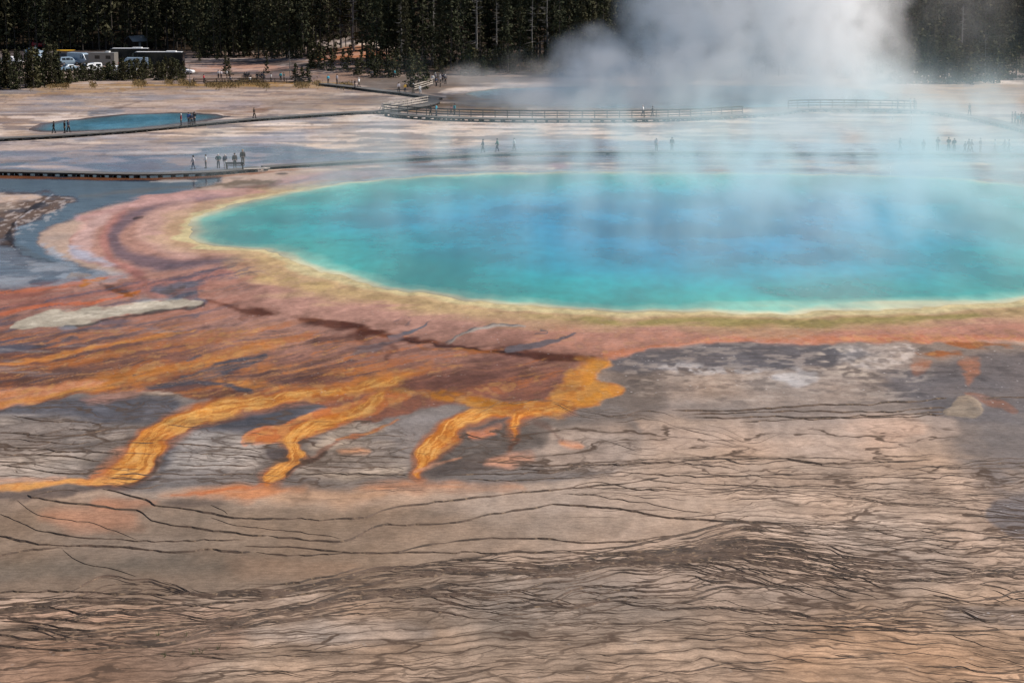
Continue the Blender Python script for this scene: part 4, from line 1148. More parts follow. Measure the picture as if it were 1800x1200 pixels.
boardwalk("bend of boardwalk looping back beside the pale railing",
          [(676,197),(700,193.5),(730,189),(760,184.5),(775,179),(772,174.5),(764,172)], 0.42, 2.2, 2.4, side=1, group=GB)
railing("pale sunlit railing climbing along the bend of the boardwalk", [(673,195),(700,190.5),(730,185.5),(757,181)], 0.42, 1.4, 1.15, RAIL_SUN, brace=True)
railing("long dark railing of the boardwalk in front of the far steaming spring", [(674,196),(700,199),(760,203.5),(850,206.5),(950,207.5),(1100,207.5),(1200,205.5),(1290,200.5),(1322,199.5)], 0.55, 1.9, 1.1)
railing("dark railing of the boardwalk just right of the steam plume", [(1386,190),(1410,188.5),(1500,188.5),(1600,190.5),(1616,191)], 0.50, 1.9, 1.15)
railing("low log fence along the front of the picnic area", [(340,146),(420,146.5),(500,146.5),(562,145)], 0.05, 2.2, 0.9)
railing("pale handrail rising toward the group of visitors at the edge of the far spring", [(728,160),(745,155),(762,149)], 0.3, 1.6, 1.1, RAIL_SUN)
# light repair section and low platform
pf = G(452, 296, 0.46); m_ = MB(); m_.box(-1.6, -0.15, -0.05, 1.6, 0.25, 0.02); m_.box(-1.55, -0.12, -0.4, -1.35, 0.1, -0.05); m_.box(0.1, -0.12, -0.4, 0.3, 0.1, -0.05)
o = m_.build('new_plank', mat("new_plank", (0.62, 0.55, 0.47), 0.8)); o.location = pf + Vector((0, -0.2, 0)); o.rotation_euler = (0, 0, 0.30)
tag(o, "bright new plank on the boardwalk edge right of the bench", 'plank')
# bench
def bench(label, px, py, z, rz=0.0, L_=2.2, group=None):
    r_ = empty('bench', G(px, py, z), rz); tag(r_, label, 'bench', group)
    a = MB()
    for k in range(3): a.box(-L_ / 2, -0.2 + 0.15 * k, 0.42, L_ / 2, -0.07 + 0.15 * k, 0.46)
    a.build('seat', SIDE_SHADE, r_)
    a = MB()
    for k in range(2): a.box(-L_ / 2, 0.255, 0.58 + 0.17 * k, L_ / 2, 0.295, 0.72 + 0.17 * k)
    a.build('backrest', SIDE_SHADE, r_)
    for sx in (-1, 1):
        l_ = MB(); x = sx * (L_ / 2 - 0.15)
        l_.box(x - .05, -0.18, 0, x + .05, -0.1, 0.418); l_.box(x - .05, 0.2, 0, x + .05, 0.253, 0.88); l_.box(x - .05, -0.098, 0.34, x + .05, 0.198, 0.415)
        l_.build('leg', SIDE_SHADE, r_)
    return r_
bench("dark wooden bench on the boardwalk beside the six standing visitors", 413, 297.5, 0.46, 3.14)

# ================================================================== PEOPLE
def skin_mesh(name, joints, edges, root, sub=1):
    me_ = bpy.data.meshes.new(name)
    idx = {k: i_ for i_, k in enumerate(joints)}
    me_.from_pydata([joints[k][:3] for k in joints], [(idx[a_], idx[b_]) for a_, b_ in edges], [])
    ob = bpy.data.objects.new(name, me_); COL.objects.link(ob)
    ob.modifiers.new('skin', 'SKIN')
    for k, i_ in idx.items():
        sv = me_.skin_vertices[0].data[i_]; r = joints[k][3]
        sv.radius = (r, r * (joints[k][4] if len(joints[k]) > 4 else 1.0)); sv.use_root = (k == root)
    ss = ob.modifiers.new('sub', 'SUBSURF'); ss.levels = sub; ss.render_levels = sub
    dg = bpy.context.evaluated_depsgraph_get()
    out = bpy.data.meshes.new_from_object(ob.evaluated_get(dg))
    out.name = name
    bpy.data.objects.remove(ob, do_unlink=True); bpy.data.meshes.remove(me_)
    out.polygons.foreach_set('use_smooth', [True] * len(out.polygons))
    return out
def pose(kind):
    J = {}
    J['pelvis'] = (0, 0, .96, .155, .85); J['waist'] = (0, 0, 1.10, .15, .85); J['chest'] = (0, 0, 1.32, .18, .8); J['collar'] = (0, 0, 1.45, .09, .8)
    J['neck'] = (0, -.01, 1.53, .05); J['jaw'] = (0, -.03, 1.60, .068); J['skull'] = (0, -.015, 1.68, .088); J['crown'] = (0, 0, 1.745, .06); J['nose'] = (0, -.125, 1.645, .014)
    A = {'stand': ((.25, .0, 1.14, .24, -.05, .88), (.25, .0, 1.14, .24, -.05, .88)),
         'walk': ((.24, .12, 1.15, .24, .10, .90), (.24, -.10, 1.16, .23, -.26, .94)),
         'phone': ((.26, -.10, 1.20, .08, -.32, 1.45), (.26, -.10, 1.20, .08, -.32, 1.46)),
         'hips': ((.34, .08, 1.18, .19, -.06, 1.02), (.34, .08, 1.18, .19, -.06, 1.02)),
         'look': ((.25, .02, 1.15, .12, -.22, 1.10), (.25, .0, 1.14, .24, -.05, .88)),
         'sit': ((.24, -.08, 1.16, .20, -.30, 1.02), (.24, -.08, 1.16, .20, -.30, 1.02))}[kind]
    Lg = {'walk': ((.10, -.15, .51, .10, -.17, .09), (.10, .06, .50, .10, .24, .12)),
          'sit': ((.12, -.42, .90, .12, -.42, .48), (.12, -.42, .90, .12, -.42, .48))}.get(kind, ((.11, -.02, .50, .12, .02, .08), (.11, .0, .50, .13, .03, .08)))
    E = [('pelvis', 'waist'), ('waist', 'chest'), ('chest', 'collar'), ('collar', 'neck'), ('neck', 'jaw'), ('jaw', 'skull'), ('skull', 'crown'), ('jaw', 'nose')]
    for s_, sx in ((0, 1), (1, -1)):
        ex, ey, ez, hx, hy, hz = A[s_]; kx, ky, kz, ax, ay, az = Lg[s_]
        t = str(s_)
        J['sh' + t] = (sx * .19, 0, 1.43, .068); J['el' + t] = (sx * ex, ey, ez, .05); J['wr' + t] = (sx * hx, hy, hz, .027)
        d = Vector((hx - ex, hy - ey, hz - ez)).normalized()
        p = Vector((hx, hy, hz)) + d * .05; J['pa' + t] = (sx * p.x, p.y, p.z, .032, .5)
        E += [('chest', 'sh' + t), ('sh' + t, 'el' + t), ('el' + t, 'wr' + t), ('wr' + t, 'pa' + t)]
        side_ = d.cross(Vector((1, 0, 0)));
        side_ = side_.normalized() if side_.length > .1 else Vector((0, 1, 0))
        for k, (o_, l_) in enumerate(((-.028, .065), (-.010, .078), (.010, .074), (.028, .058))):
            b_ = p + d * .03 + side_ * o_; m1 = b_ + d * l_ * .55; m2 = m1 + d * l_ * .4 + Vector((-.012, 0, 0))
            J['fa%d%s' % (k, t)] = (sx * m1.x, m1.y, m1.z, .009); J['fb%d%s' % (k, t)] = (sx * m2.x, m2.y, m2.z, .008)
            E += [('pa' + t, 'fa%d%s' % (k, t)), ('fa%d%s' % (k, t), 'fb%d%s' % (k, t))]
        th = Vector((hx, hy, hz)) + d * .03 - side_ * .045; J['th' + t] = (sx * th.x, th.y, th.z, .010); th2 = th + d * .035; J['tj' + t] = (sx * th2.x, th2.y, th2.z, .009)
        E += [('wr' + t, 'th' + t), ('th' + t, 'tj' + t)]
        J['hip' + t] = (sx * .09, 0, .91, .095); J['kn' + t] = (sx * kx, ky, kz, .064); J['an' + t] = (sx * ax, ay, az, .036); J['to' + t] = (sx * ax * 1.15, ay - .17, az - .045, .034)
        E += [('pelvis', 'hip' + t), ('hip' + t, 'kn' + t), ('kn' + t, 'an' + t), ('an' + t, 'to' + t)]
    return J, E
POSES = {}
def get_pose(kind, long_hair=False, shorts=False, coat=False):
    key = (kind, long_hair, shorts, coat)
    if key in POSES: return POSES[key]
    J, E = pose(kind)
    if (kind,) not in POSES: POSES[(kind,)] = skin_mesh('person', J, E, 'pelvis')
    body = POSES[(kind,)]
    def sub_(keys, add, root, over=None):
        j = {k: (J[k][0], J[k][1], J[k][2], J[k][3] + add, *(J[k][4:])) for k in J if k in keys}
        if over: j.update(over)
        return skin_mesh(root, j, [(a_, b_) for a_, b_ in E if a_ in j and b_ in j], root)
    jk = ['pelvis', 'waist', 'chest', 'collar', 'sh0', 'sh1', 'el0', 'el1', 'wr0', 'wr1']
    over = {'collar': (0, 0, 1.47, .085, .8)}
    jacket = sub_(jk, .036, 'pelvis', over)
    if coat:
        pass
    tr = ['waist', 'pelvis', 'hip0', 'hip1', 'kn0', 'kn1'] + ([] if shorts else ['an0', 'an1'])
    trousers = sub_(tr, .026, 'pelvis', {'waist': (0, 0, 1.04, .128, .8)})
    sh = MB()
    for t in '01':
        a_ = Vector(J['an' + t][:3]); b_ = Vector(J['to' + t][:3])
        sh.bar(a_ + Vector((0, .05, -.03)), b_ + Vector((0, -.04, .0)), .105, .085)
    hv = MB()
    # hair: cap over the skull, longer down the back for long hair
    n_, m__ = 10, 6
    v = []; f = []
    for i_ in range(m__ + 1):
        ph = math.pi * 0.56 * i_ / m__
        for k in range(n_):
            th = 2 * math.pi * k / n_
            x = math.sin(ph) * math.cos(th) * .112; y = math.sin(ph) * math.sin(th) * .118 + .012; z = math.cos(ph) * .12 + 1.672
            if i_ == m__ and y > 0.0: z -= .05
            if long_hair and y > -.01 and i_ >= m__ - 1: z -= .24 * (i_ - m__ + 2) / 2; y += .02
            if y < -.06 and z < 1.70: z = 1.70; 
            v.append((x, y, z))
    for i_ in range(m__):
        for k in range(n_): f.append((i_ * n_ + k, i_ * n_ + (k + 1) % n_, (i_ + 1) * n_ + (k + 1) % n_, (i_ + 1) * n_ + k))
    f.append(tuple(range(m__ * n_, (m__ + 1) * n_))[::-1])
    hv.add(v, f)
    def mk(mb, nm):
        q = bpy.data.meshes.new(nm); q.from_pydata(mb.v, [], mb.f); q.update(); return q
    POSES[key] = (body, jacket, trousers, mk(sh, 'shoes'), mk(hv, 'hair'))
    return POSES[key]
SKIN = mat("skin", (0.42, 0.26, 0.19), 0.6, scale=8)
CL = {'black': (0.012, 0.012, 0.014), 'dark': (0.016, 0.016, 0.02), 'navy': (0.015, 0.022, 0.05), 'blue': (0.03, 0.10, 0.32), 'teal': (0.02, 0.28, 0.34), 'dteal': (0.01, 0.07, 0.08),
      'white': (0.75, 0.74, 0.72), 'grey': (0.10, 0.10, 0.11), 'pink': (0.55, 0.16, 0.24), 'maroon': (0.20, 0.03, 0.05), 'yellow': (0.62, 0.36, 0.04), 'brown': (0.035, 0.022, 0.016),
      'khaki': (0.16, 0.13, 0.09), 'red': (0.45, 0.03, 0.05), 'green': (0.03, 0.18, 0.12), 'denim': (0.03, 0.045, 0.09), 'cyan': (0.05, 0.38, 0.52), 'pale': (0.55, 0.50, 0.52),
      'hair_dark': (0.02, 0.014, 0.01), 'hair_brown': (0.07, 0.04, 0.02), 'hair_white': (0.62, 0.6, 0.58), 'hair_blond': (0.30, 0.2, 0.09)}
def cloth(c): return mat("cloth_" + c, CL[c], 0.9, var=0.2, scale=12, bump=0.3)
def person(px, py, z, kind, deg, top, legs, hair, label, h=1.72, long_hair=False, shorts=False, group=None):
    b_, j_, t_, s_, hr = get_pose(kind, long_hair, shorts)
    o = bpy.data.objects.new('person', b_); COL.objects.link(o)
    if not b_.materials: b_.materials.append(SKIN)
    tag(o, label, 'person', group)
    loc = G(px, py, z)
    if kind == 'sit': loc.z -= 0.42 * h / 1.75
    o.location = loc; o.rotation_euler = (0, 0, R(deg)); o.scale = [h / 1.78] * 3
    for nm, me_, c in (('jacket', j_, top), ('trousers', t_, legs), ('shoes', s_, 'black'), ('hair', hr, hair)):
        if not me_.materials: me_.materials.append(cloth(c))
        q = bpy.data.objects.new(nm, me_); link(q, o)
        q.material_slots[0].link = 'OBJECT'; q.material_slots[0].material = cloth(c)
    return o
GV = 'visitors on the boardwalks'
Z1, Z2, Z3 = 0.46, 0.36, 0.44
# the six by the bench
person(340, 297.8, Z1, 'walk', -80, 'pale', 'denim', 'hair_dark', "woman with long dark hair and jeans, leftmost of the group by the bench", 1.72, True, group=GV)
person(362, 296, Z1, 'look', -70, 'white', 'black', 'hair_brown', "visitor in a white top and black trousers, second from the left by the bench", 1.7, group=GV)
person(384, 295.5, Z1, 'hips', 10, 'dteal', 'navy', 'hair_white', "white-haired visitor in a dark teal jacket with hands on hips", 1.74, group=GV)
person(396, 295.8, Z1, 'look', 20, 'navy', 'white', 'hair_white', "white-haired visitor in a dark jacket and white trousers at the end of the bench", 1.72, shorts=True, group=GV)
person(413, 295, Z1, 'stand', 15, 'brown', 'black', 'hair_dark', "visitor in a dark brown jacket and black trousers standing at the middle of the bench", 1.8, group=GV)
person(427, 290.5, Z1+0.1, 'stand', 5, 'brown', 'khaki', 'hair_blond', "tall visitor in an open dark coat at the right end of the bench", 1.95, group=GV)
# boardwalk by the pond
person(95, 234.5, Z3, 'walk', -90, 'black', 'black', 'hair_dark', "dark figure walking left at the left end of the pond", 1.72, group=GV)
person(114, 234, Z3, 'stand', -60, 'black', 'dark', 'hair_dark', "left of the two dark figures close together in front of the pond", 1.76, group=GV)
person(120.5, 233, Z3, 'walk', 70, 'navy', 'black', 'hair_dark', "right of the two dark figures close together in front of the pond", 1.8, group=GV)
person(318.5, 221, Z3, 'stand', -70, 'maroon', 'dark', 'hair_white', "visitor in a maroon jacket standing before the right part of the pond", 1.76, group=GV)
person(332, 218.5, Z3, 'stand', 160, 'blue', 'navy', 'hair_dark', "visitor in a blue jacket, left of the three before the pond", 1.76, group=GV)
person(337, 219.5, Z3, 'stand', 20, 'navy', 'black', 'hair_dark', "visitor in navy, middle of the three before the pond", 1.7, group=GV)
person(342, 217.5, Z3, 'phone', 150, 'dark', 'dark', 'hair_dark', "visitor in black raising a camera, right of the three before the pond", 1.76, group=GV)
person(447, 208, Z3, 'walk', 60, 'brown', 'black', 'hair_dark', "lone dark walker on the boardwalk right of the pond", 1.6, group=GV)
# railed walkway and the bend
person(757, 203.5, 0.57, 'walk', -80, 'black', 'black', 'hair_dark', "visitor in black beside the railing, left of the teal one", 1.7, group=GV)
person(767, 203.5, 0.57, 'stand', -100, 'cyan', 'grey', 'hair_brown', "visitor in a bright teal blue jacket at the railing", 1.8, group=GV)
person(793, 202.5, 0.57, 'walk', -90, 'pink', 'black', 'hair_dark', "child in a pink red top at the railing", 1.45, group=GV)
person(799, 202.8, 0.57, 'stand', -60, 'teal', 'black', 'hair_dark', "visitor in a dark teal jacket next to the child in pink", 1.8, group=GV)
person(1130, 205, 0.57, 'walk', 70, 'white', 'grey', 'hair_white', "visitor in a white top walking by the long dark railing", 1.75, group=GV)
person(1147, 205, 0.57, 'walk', -90, 'grey', 'dark', 'hair_dark', "visitor in grey walking right behind the one in white at the railing", 1.6, group=GV)
for k, (x, y, c, h) in enumerate([(1578, 191, 'grey', 1.6), (1600, 191.5, 'white', 1.7), (1607, 192, 'dark', 1.75)]):
    person(x, y, 0.52, 'stand', 90, c, 'dark', 'hair_dark', ["leftmost figure in the steam at the right railing end", "figure in a white top in the thinning steam near the end of the right railing", "figure in dark clothes in the thinning steam at the very end of the right railing"][k], h, group=GV)
person(1704, 203, 0.52, 'walk', 30, 'black', 'dark', 'hair_dark', "lone dark figure with a backpack on the curving boardwalk right of the plume", 1.85, group=GV)
for k, (x, y, c, h) in enumerate([(1779, 217, 'dark', 1.72), (1784, 217, 'grey', 1.75), (1789, 221.5, 'teal', 1.78), (1795, 219, 'dark', 1.8), (1799, 221, 'navy', 1.7)]):
    person(x, y, 0.52, 'stand', 90 + 20 * k, c, 'dark', 'hair_dark', ["leftmost of the five crowded at the right edge, in black", "figure in grey, second of the five crowded at the right edge", "figure in a teal jacket in the middle of the five at the right edge", "figure in black right of the teal one at the right edge", "rightmost of the five crowded at the right edge, in navy"][k], h, group=GV)
# boardwalk behind the spring
person(849, 268.5, Z2, 'walk', -90, 'grey', 'dark', 'hair_dark', "walker in grey, left of the three behind the spring", 1.78, group=GV)
person(874, 267, Z2, 'walk', -85, 'green', 'navy', 'hair_dark', "walker in a green jacket behind the spring", 1.76, group=GV)
person(904, 266, Z2, 'walk', -90, 'white', 'black', 'hair_brown', "walker in a white shirt and black trousers behind the spring", 1.76, group=GV)
person(1154, 265.3, Z2, 'look', 0, 'pale', 'grey', 'hair_white', "visitor in a pale jacket standing behind the middle of the spring", 1.74, group=GV)
person(1181, 264.8, Z2, 'stand', 0, 'dark', 'dark', 'hair_dark', "visitor in dark clothes standing behind the middle of the spring", 1.74, group=GV)
for x, y, kd, dg_, c, h, lb in [(1582, 265, 'walk', 90, 'dark', 1.7, "lone dark walker in the veil of steam"), (1623, 267, 'stand', 0, 'grey', 1.6, "faint pale figure left of the three photographers in the steam"),
        (1648, 265, 'phone', 0, 'grey', 1.8, "leftmost of the three photographers in the steam, raising a camera"), (1667, 266, 'phone', 0, 'dark', 1.85, "middle of the three photographers in the steam, elbows out"),
        (1677, 266, 'look', 0, 'dark', 1.72, "rightmost and shortest of the three photographers in the steam"), (1696, 267.5, 'walk', -90, 'dark', 1.4, "small figure at the left of the tight walking group in the steam"),
        (1702.5, 267.5, 'walk', -80, 'black', 1.72, "middle figure of the tight walking group in the steam"), (1707.5, 267.5, 'walk', 90, 'dark', 1.66, "right figure of the tight walking group in the steam, leg trailing"),
        (1723, 267.5, 'hips', 60, 'black', 1.85, "figure with an elbow out, standing alone right of the walking group"), (1748.5, 269, 'walk', 80, 'white', 1.82, "walker in a white top in the steam near the right edge"),
        (1765, 268, 'walk', -90, 'grey', 1.7, "left of the pair walking in the steam at the right edge"), (1773, 268, 'walk', -90, 'pale', 1.72, "right of the pair walking in the steam at the right edge")]:
    person(x, y, Z2, kd, dg_, c, 'dark' if c != 'pale' else 'grey', 'hair_dark', lb, h, group=GV)
# upper path
for x, y, kd, dg_, c, l_, h, lb in [(577, 147, 'stand', 30, 'cyan', 'dark', 1.6, "visitor in a bright blue top at the start of the upper boardwalk"), (592.5, 148.5, 'stand', -60, 'pale', 'dark', 1.9, "tall visitor in a pale top at the start of the upper boardwalk"),
        (624, 154, 'look', -60, 'black', 'black', 1.4, "crouched dark visitor on the upper boardwalk"), (631, 153, 'walk', 60, 'white', 'khaki', 1.7, "visitor in white shirt and cap on the upper boardwalk"),
        (701, 162.5, 'walk', 20, 'pale', 'black', 1.76, "visitor in a pale pink top and dark trousers on the upper boardwalk"), (712, 163, 'walk', 20, 'yellow', 'navy', 1.62, "visitor in a yellow top on the upper boardwalk"),
        (726.5, 164.5, 'walk', -70, 'dark', 'khaki', 1.76, "visitor in a dark top and light shorts on the upper boardwalk"), (738.5, 166, 'walk', 30, 'white', 'white', 1.62, "visitor all in white at the lower end of the upper boardwalk")]:
    person(x, y, 0.43, kd, dg_, c, l_, 'hair_white' if c in ('white', 'dark') else 'hair_dark', lb, h, group=GV)
for k, (x, y, c, kd) in enumerate([(654, 138.5, 'grey', 'walk'), (694, 137.5, 'teal', 'walk'), (384, 138, 'white', 'stand'), (389, 138.5, 'pale', 'stand'), (399, 137.5, 'white', 'stand'), (404, 138.5, 'khaki', 'stand'),
                          (358.5, 146, 'red', 'stand'), (405.5, 145.5, 'pale', 'sit'), (440, 145.5, 'white', 'sit'), (476.5, 144.5, 'white', 'stand'), (493.5, 142.5, 'teal', 'stand'), (499.5, 143, 'dteal', 'stand'),
                          (430, 138, 'black', 'sit'), (434, 138, 'dark', 'sit'), (438, 138, 'black', 'sit'), (452, 139, 'black', 'sit'), (456, 139, 'dark', 'sit'), (460, 139, 'navy', 'sit'), (464, 138, 'black', 'stand')]):
    person(x, y, 0.02, kd, (k * 73) % 360, c, 'dark', 'hair_dark',
           ["walker in grey on the gravel behind the upper boardwalk", "walker in pale teal on the gravel behind the upper boardwalk", "visitor in white, leftmost by the road island", "visitor in a pale top second by the road island",
            "visitor in white right of the small pine by the road island", "visitor in khaki, rightmost by the road island", "small figure in red by the log fence", "figure in a pale top sitting by the log fence",
            "figure in white sitting on the log fence", "visitor in white standing behind the log fence", "visitor in teal behind the right part of the log fence", "visitor in dark teal next to the teal one behind the log fence",
            "leftmost dark figure sitting at the left picnic table", "middle figure sitting at the left picnic table", "rightmost figure sitting at the left picnic table", "leftmost dark figure sitting at the right picnic table",
            "middle figure sitting at the right picnic table", "figure in navy sitting at the right picnic table", "figure in black standing at the end of the right picnic table"][k], 1.6, group='visitors around the picnic area')
for k, (x, y, c, h) in enumerate([(761, 144.5, 'white', 1.75), (765.5, 142, 'grey', 1.8), (770, 143, 'dark', 1.7), (774, 144, 'pale', 1.72), (778, 143, 'navy', 1.8), (783, 145, 'grey', 1.75), (767, 149, 'denim', 1.7), (774, 150, 'dark', 1.6)]):
    person(x, y + 3, 0.3, 'stand', 40 * k, c, 'dark', 'hair_white' if k % 2 else 'hair_dark', "visitor in %s in the far spring crowd, %s" % (
        {'white': 'white', 'grey': 'grey', 'dark': 'black', 'pale': 'pale pink', 'navy': 'navy', 'denim': 'denim blue'}[c], ["at the top of the handrail", "second from the left at the back", "third from the left at the back", "in the middle", "tallest right of the middle", "rightmost", "nearest on the left", "nearest and smallest"][k]), h, group='crowd at the far spring')
# picnic tables
for k, (x, y) in enumerate([(434, 139.5), (458, 140.5)]):
    r_ = empty('picnic_table', G(x, y), 0.1); tag(r_, ["dark picnic table on the left behind the log fence", "dark picnic table on the right behind the log fence"][k], 'picnic table', 'picnic tables')
    a = MB(); a.box(-1, -.38, .70, 1, .38, .76); a.build('table_top', SIDE_SHADE, r_)
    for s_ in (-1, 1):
        a = MB(); a.box(-1, s_ * .78 - .13, .42, 1, s_ * .78 + .13, .47); a.build('seat', SIDE_SHADE, r_)
        a = MB(); a.bar((s_ * .7, -.75, 0.0), (s_ * .7, -.2, .69), .08); a.bar((s_ * .7, .75, 0.0), (s_ * .7, .2, .69), .08); a.box(s_ * .7 - .04, -.8, .35, s_ * .7 + .04, .8, .418); a.build('leg', SIDE_SHADE, r_)
# ================================================================== VEHICLES
def paint(name, rgb, rough=0.3): return mat("paint_" + name, rgb, rough, var=0.04, scale=2)
GLASS = mat("window_glass", (0.015, 0.018, 0.02), 0.08, var=0.1); TYRE = mat("tyre_rubber", (0.015, 0.015, 0.015), 0.9); RIM = mat("rim_metal", (0.45, 0.45, 0.46), 0.35, 0.8)
LAMPR = mat("tail_lamp", (0.35, 0.01, 0.01), 0.2); LAMPW = mat("head_lamp", (0.8, 0.8, 0.78), 0.1)
def loft(stations, mb, rough=None):
    """stations: (x, zlow, zbelt, zroof, halfwidth, half roof width)"""
    v = []; n = len(stations)
    for x, z0, zb, zr, w, wr in stations:
        v += [(x, -w * .94, z0), (x, -w, (z0 + zb) / 2), (x, -w * .98, zb), (x, -wr, zr - .04), (x, -wr * .8, zr), (x, wr * .8, zr), (x, wr, zr - .04), (x, w * .98, zb), (x, w, (z0 + zb) / 2), (x, w * .94, z0)]
    f = []
    for i_ in range(n - 1):
        for k in range(10):
            a_ = i_ * 10 + k; b_ = i_ * 10 + (k + 1) % 10
            f.append((a_, b_, b_ + 10, a_ + 10))
    f += [tuple(range(10))[::-1], tuple(range((n - 1) * 10, n * 10))]
    mb.add(v, f)
def vehicle(name, label, cat, px, py, rz, colr, stations, wins, wheels, z=0.0, group=None, wr=0.34, wins_end=None, extra=None):
    r_ = empty(name, G(px, py, z), rz); tag(r_, label, cat, group)
    m_ = MB(); loft(stations, m_); m_.build('body', colr, r_)
    xs = [s[0] for s in stations]
    def at(x):
        for a_, b_ in zip(stations[:-1], stations[1:]):
            if a_[0] <= x <= b_[0]:
                t = (x - a_[0]) / max(1e-6, b_[0] - a_[0]); return [p + (q - p) * t for p, q in zip(a_, b_)]
        return stations[-1]
    for sgn in (-1, 1):
        for (x0, x1, lo_, hi_) in wins:
            w_ = MB(); vv = []
            a_, b_ = at(x0), at(x1)
            def pt(s, f_):   # on the pane between belt and roof
                return (s[0], sgn * ((s[4] * .98) * (1 - f_) + s[5] * f_ + 0.012), s[2] * (1 - f_) + (s[3] - .04) * f_)
            vv = [pt(a_, lo_), pt(b_, lo_), pt(b_, hi_), pt(a_, hi_)]
            vv += [(p[0], p[1] - sgn * .03, p[2]) for p in vv]
            w_.add(vv, [(0, 1, 2, 3), (7, 6, 5, 4), (0, 4, 5, 1), (1, 5, 6, 2), (2, 6, 7, 3), (3, 7, 4, 0)]); w_.build('window', GLASS, r_)
    for (xa, za, xb, zb, w) in (wins_end or []):
        w_ = MB(); d = Vector((xb - xa, 0, zb - za)).normalized(); nn = Vector((-d.z, 0, d.x)) * (0.015 if xb < 0 or xa < 0 else 0.015)
        o_ = 0.02 * (1 if xa > 0 else -1)
        w_.add([(xa + o_, -w, za), (xa + o_, w, za), (xb + o_, w * .88, zb), (xb + o_, -w * .88, zb), (xa, -w, za), (xa, w, za), (xb, w * .88, zb), (xb, -w * .88, zb)], [(0, 1, 2, 3), (7, 6, 5, 4), (0, 4, 5, 1), (1, 5, 6, 2), (2, 6, 7, 3), (3, 7, 4, 0)])
        w_.build('windscreen', GLASS, r_)
    hw = max(s[4] for s in stations)
    for x in wheels:
        for sgn in (-1, 1):
            t = MB(); t.tube((x, sgn * (hw - .20), wr), (x, sgn * (hw + .02), wr), wr, wr, 16); w_ = t.build('wheel', TYRE, r_)
            t = MB(); t.tube((x, sgn * (hw - .1), wr), (x, sgn * (hw + .03), wr), wr * .6, wr * .58, 12); t.build('rim', RIM, w_)
    x0, x1 = xs[0], xs[-1]
    for sgn in (-1, 1):
        s = stations[-1]; h_ = MB(); zz = min(s[2] - .15, .85); h_.box(x1 - .05, sgn * hw * .62 - .14, zz - .08, x1 + .025, sgn * hw * .62 + .14, zz + .08); h_.build('headlight', LAMPW, r_)
        h_ = MB(); h_.box(x0 - .025, sgn * hw * .75 - .08, zz - .1, x0 + .05, sgn * hw * .75 + .08, zz + .12); h_.build('tail_light', LAMPR, r_)
    return r_
def car(label, px, py, rz, col_, kind='suv', group='cars in the parking lot'):
    if kind == 'suv':
        st = [(-2.3, .45, .95, 1.0, .85, .8), (-2.2, .3, 1.0, 1.35, .92, .72), (-1.9, .28, 1.02, 1.72, .93, .7), (.2, .28, 1.0, 1.75, .94, .72), (.55, .28, 1.0, 1.65, .94, .7), (1.15, .28, .98, 1.02, .94, .8), (2.1, .3, .88, .92, .92, .75), (2.35, .4, .7, .74, .82, .7)]
        return vehicle('parked_car', label, 'car', px, py, rz, col_, st, [(-1.8, -1.0, .12, .85), (-.9, -.05, .12, .85), (.03, .62, .12, .8)], (-1.45, 1.45), group=group, wins_end=[(-2.3, 1.05, -2.0, 1.6, .66), (1.14, 1.04, .62, 1.6, .66)])
    if kind == 'sedan':
        st = [(-2.3, .4, .9, .94, .82, .7), (-1.7, .25, .95, 1.0, .9, .7), (-1.0, .25, .95, 1.42, .91, .62), (.2, .25, .95, 1.46, .91, .64), (1.0, .25, .92, .97, .91, .72), (2.1, .28, .8, .84, .88, .7), (2.35, .38, .65, .68, .78, .66)]
        return vehicle('parked_car', label, 'car', px, py, rz, col_, st, [(-1.1, -.45, .12, .8), (-.35, .35, .12, .85)], (-1.4, 1.4), group=group, wr=.31, wins_end=[(-1.65, 1.02, -1.05, 1.38, .62), (.98, .98, .28, 1.4, .62)])
    if kind == 'topper':
        st = [(-2.7, .45, 1.05, 1.7, .9, .72), (-2.6, .4, 1.08, 1.85, .93, .72), (-.9, .4, 1.08, 1.9, .94, .74), (-.85, .4, 1.08, 1.78, .94, .7), (.5, .4, 1.08, 1.78, .94, .7), (1.2, .4, 1.08, 1.12, .94, .78), (2.4, .42, 1.0, 1.04, .92, .75), (2.6, .5, .85, .9, .85, .7)]
        return vehicle('pickup_truck', label, 'truck', px, py, rz, col_, st, [(-2.4, -1.2, .25, .8), (-.65, -.1, .12, .85), (0.0, .6, .12, .8)], (-1.6, 1.65), group=group, wr=.38, wins_end=[(1.18, 1.14, .62, 1.68, .66)])
    if kind == 'van':
        st = [(-2.9, .45, 1.3, 2.35, .95, .82), (-2.8, .35, 1.35, 2.5, .99, .84), (1.3, .35, 1.35, 2.5, .99, .84), (1.7, .35, 1.3, 2.3, .99, .8), (2.35, .35, 1.15, 1.2, .98, .8), (2.8, .35, .95, 1.0, .95, .75), (2.95, .45, .75, .8, .85, .7)]
        return vehicle('parked_van', label, 'van', px, py, rz, col_, st, [(.9, 1.75, .05, .7)], (-1.9, 1.9), group=group, wins_end=[(2.36, 1.22, 1.76, 2.2, .74)])
WH = paint("white", (0.78, 0.78, 0.78)); SB = paint("silver_blue", (0.25, 0.34, 0.42)); BG = paint("blue_grey", (0.16, 0.24, 0.32)); BK = paint("black", (0.01, 0.01, 0.012), 0.15); CR = paint("shaded_cream", (0.20, 0.19, 0.175)); LB = paint("shaded_light_blue", (0.26, 0.34, 0.42)); GR = paint("graphite", (0.05, 0.05, 0.06))  # light blue and cream paints hold the parking lot's shade in their colour
car("white pickup truck with a white canopy, brightest vehicle behind the young pines", 156, 127.5, math.pi + .75, WH, 'topper')
car("silver blue car parked left of the grey camper", 121, 115, .6, SB, 'suv')
car("blue grey car half hidden by pines below the silver blue one", 119, 126, math.pi + .7, BG, 'sedan')
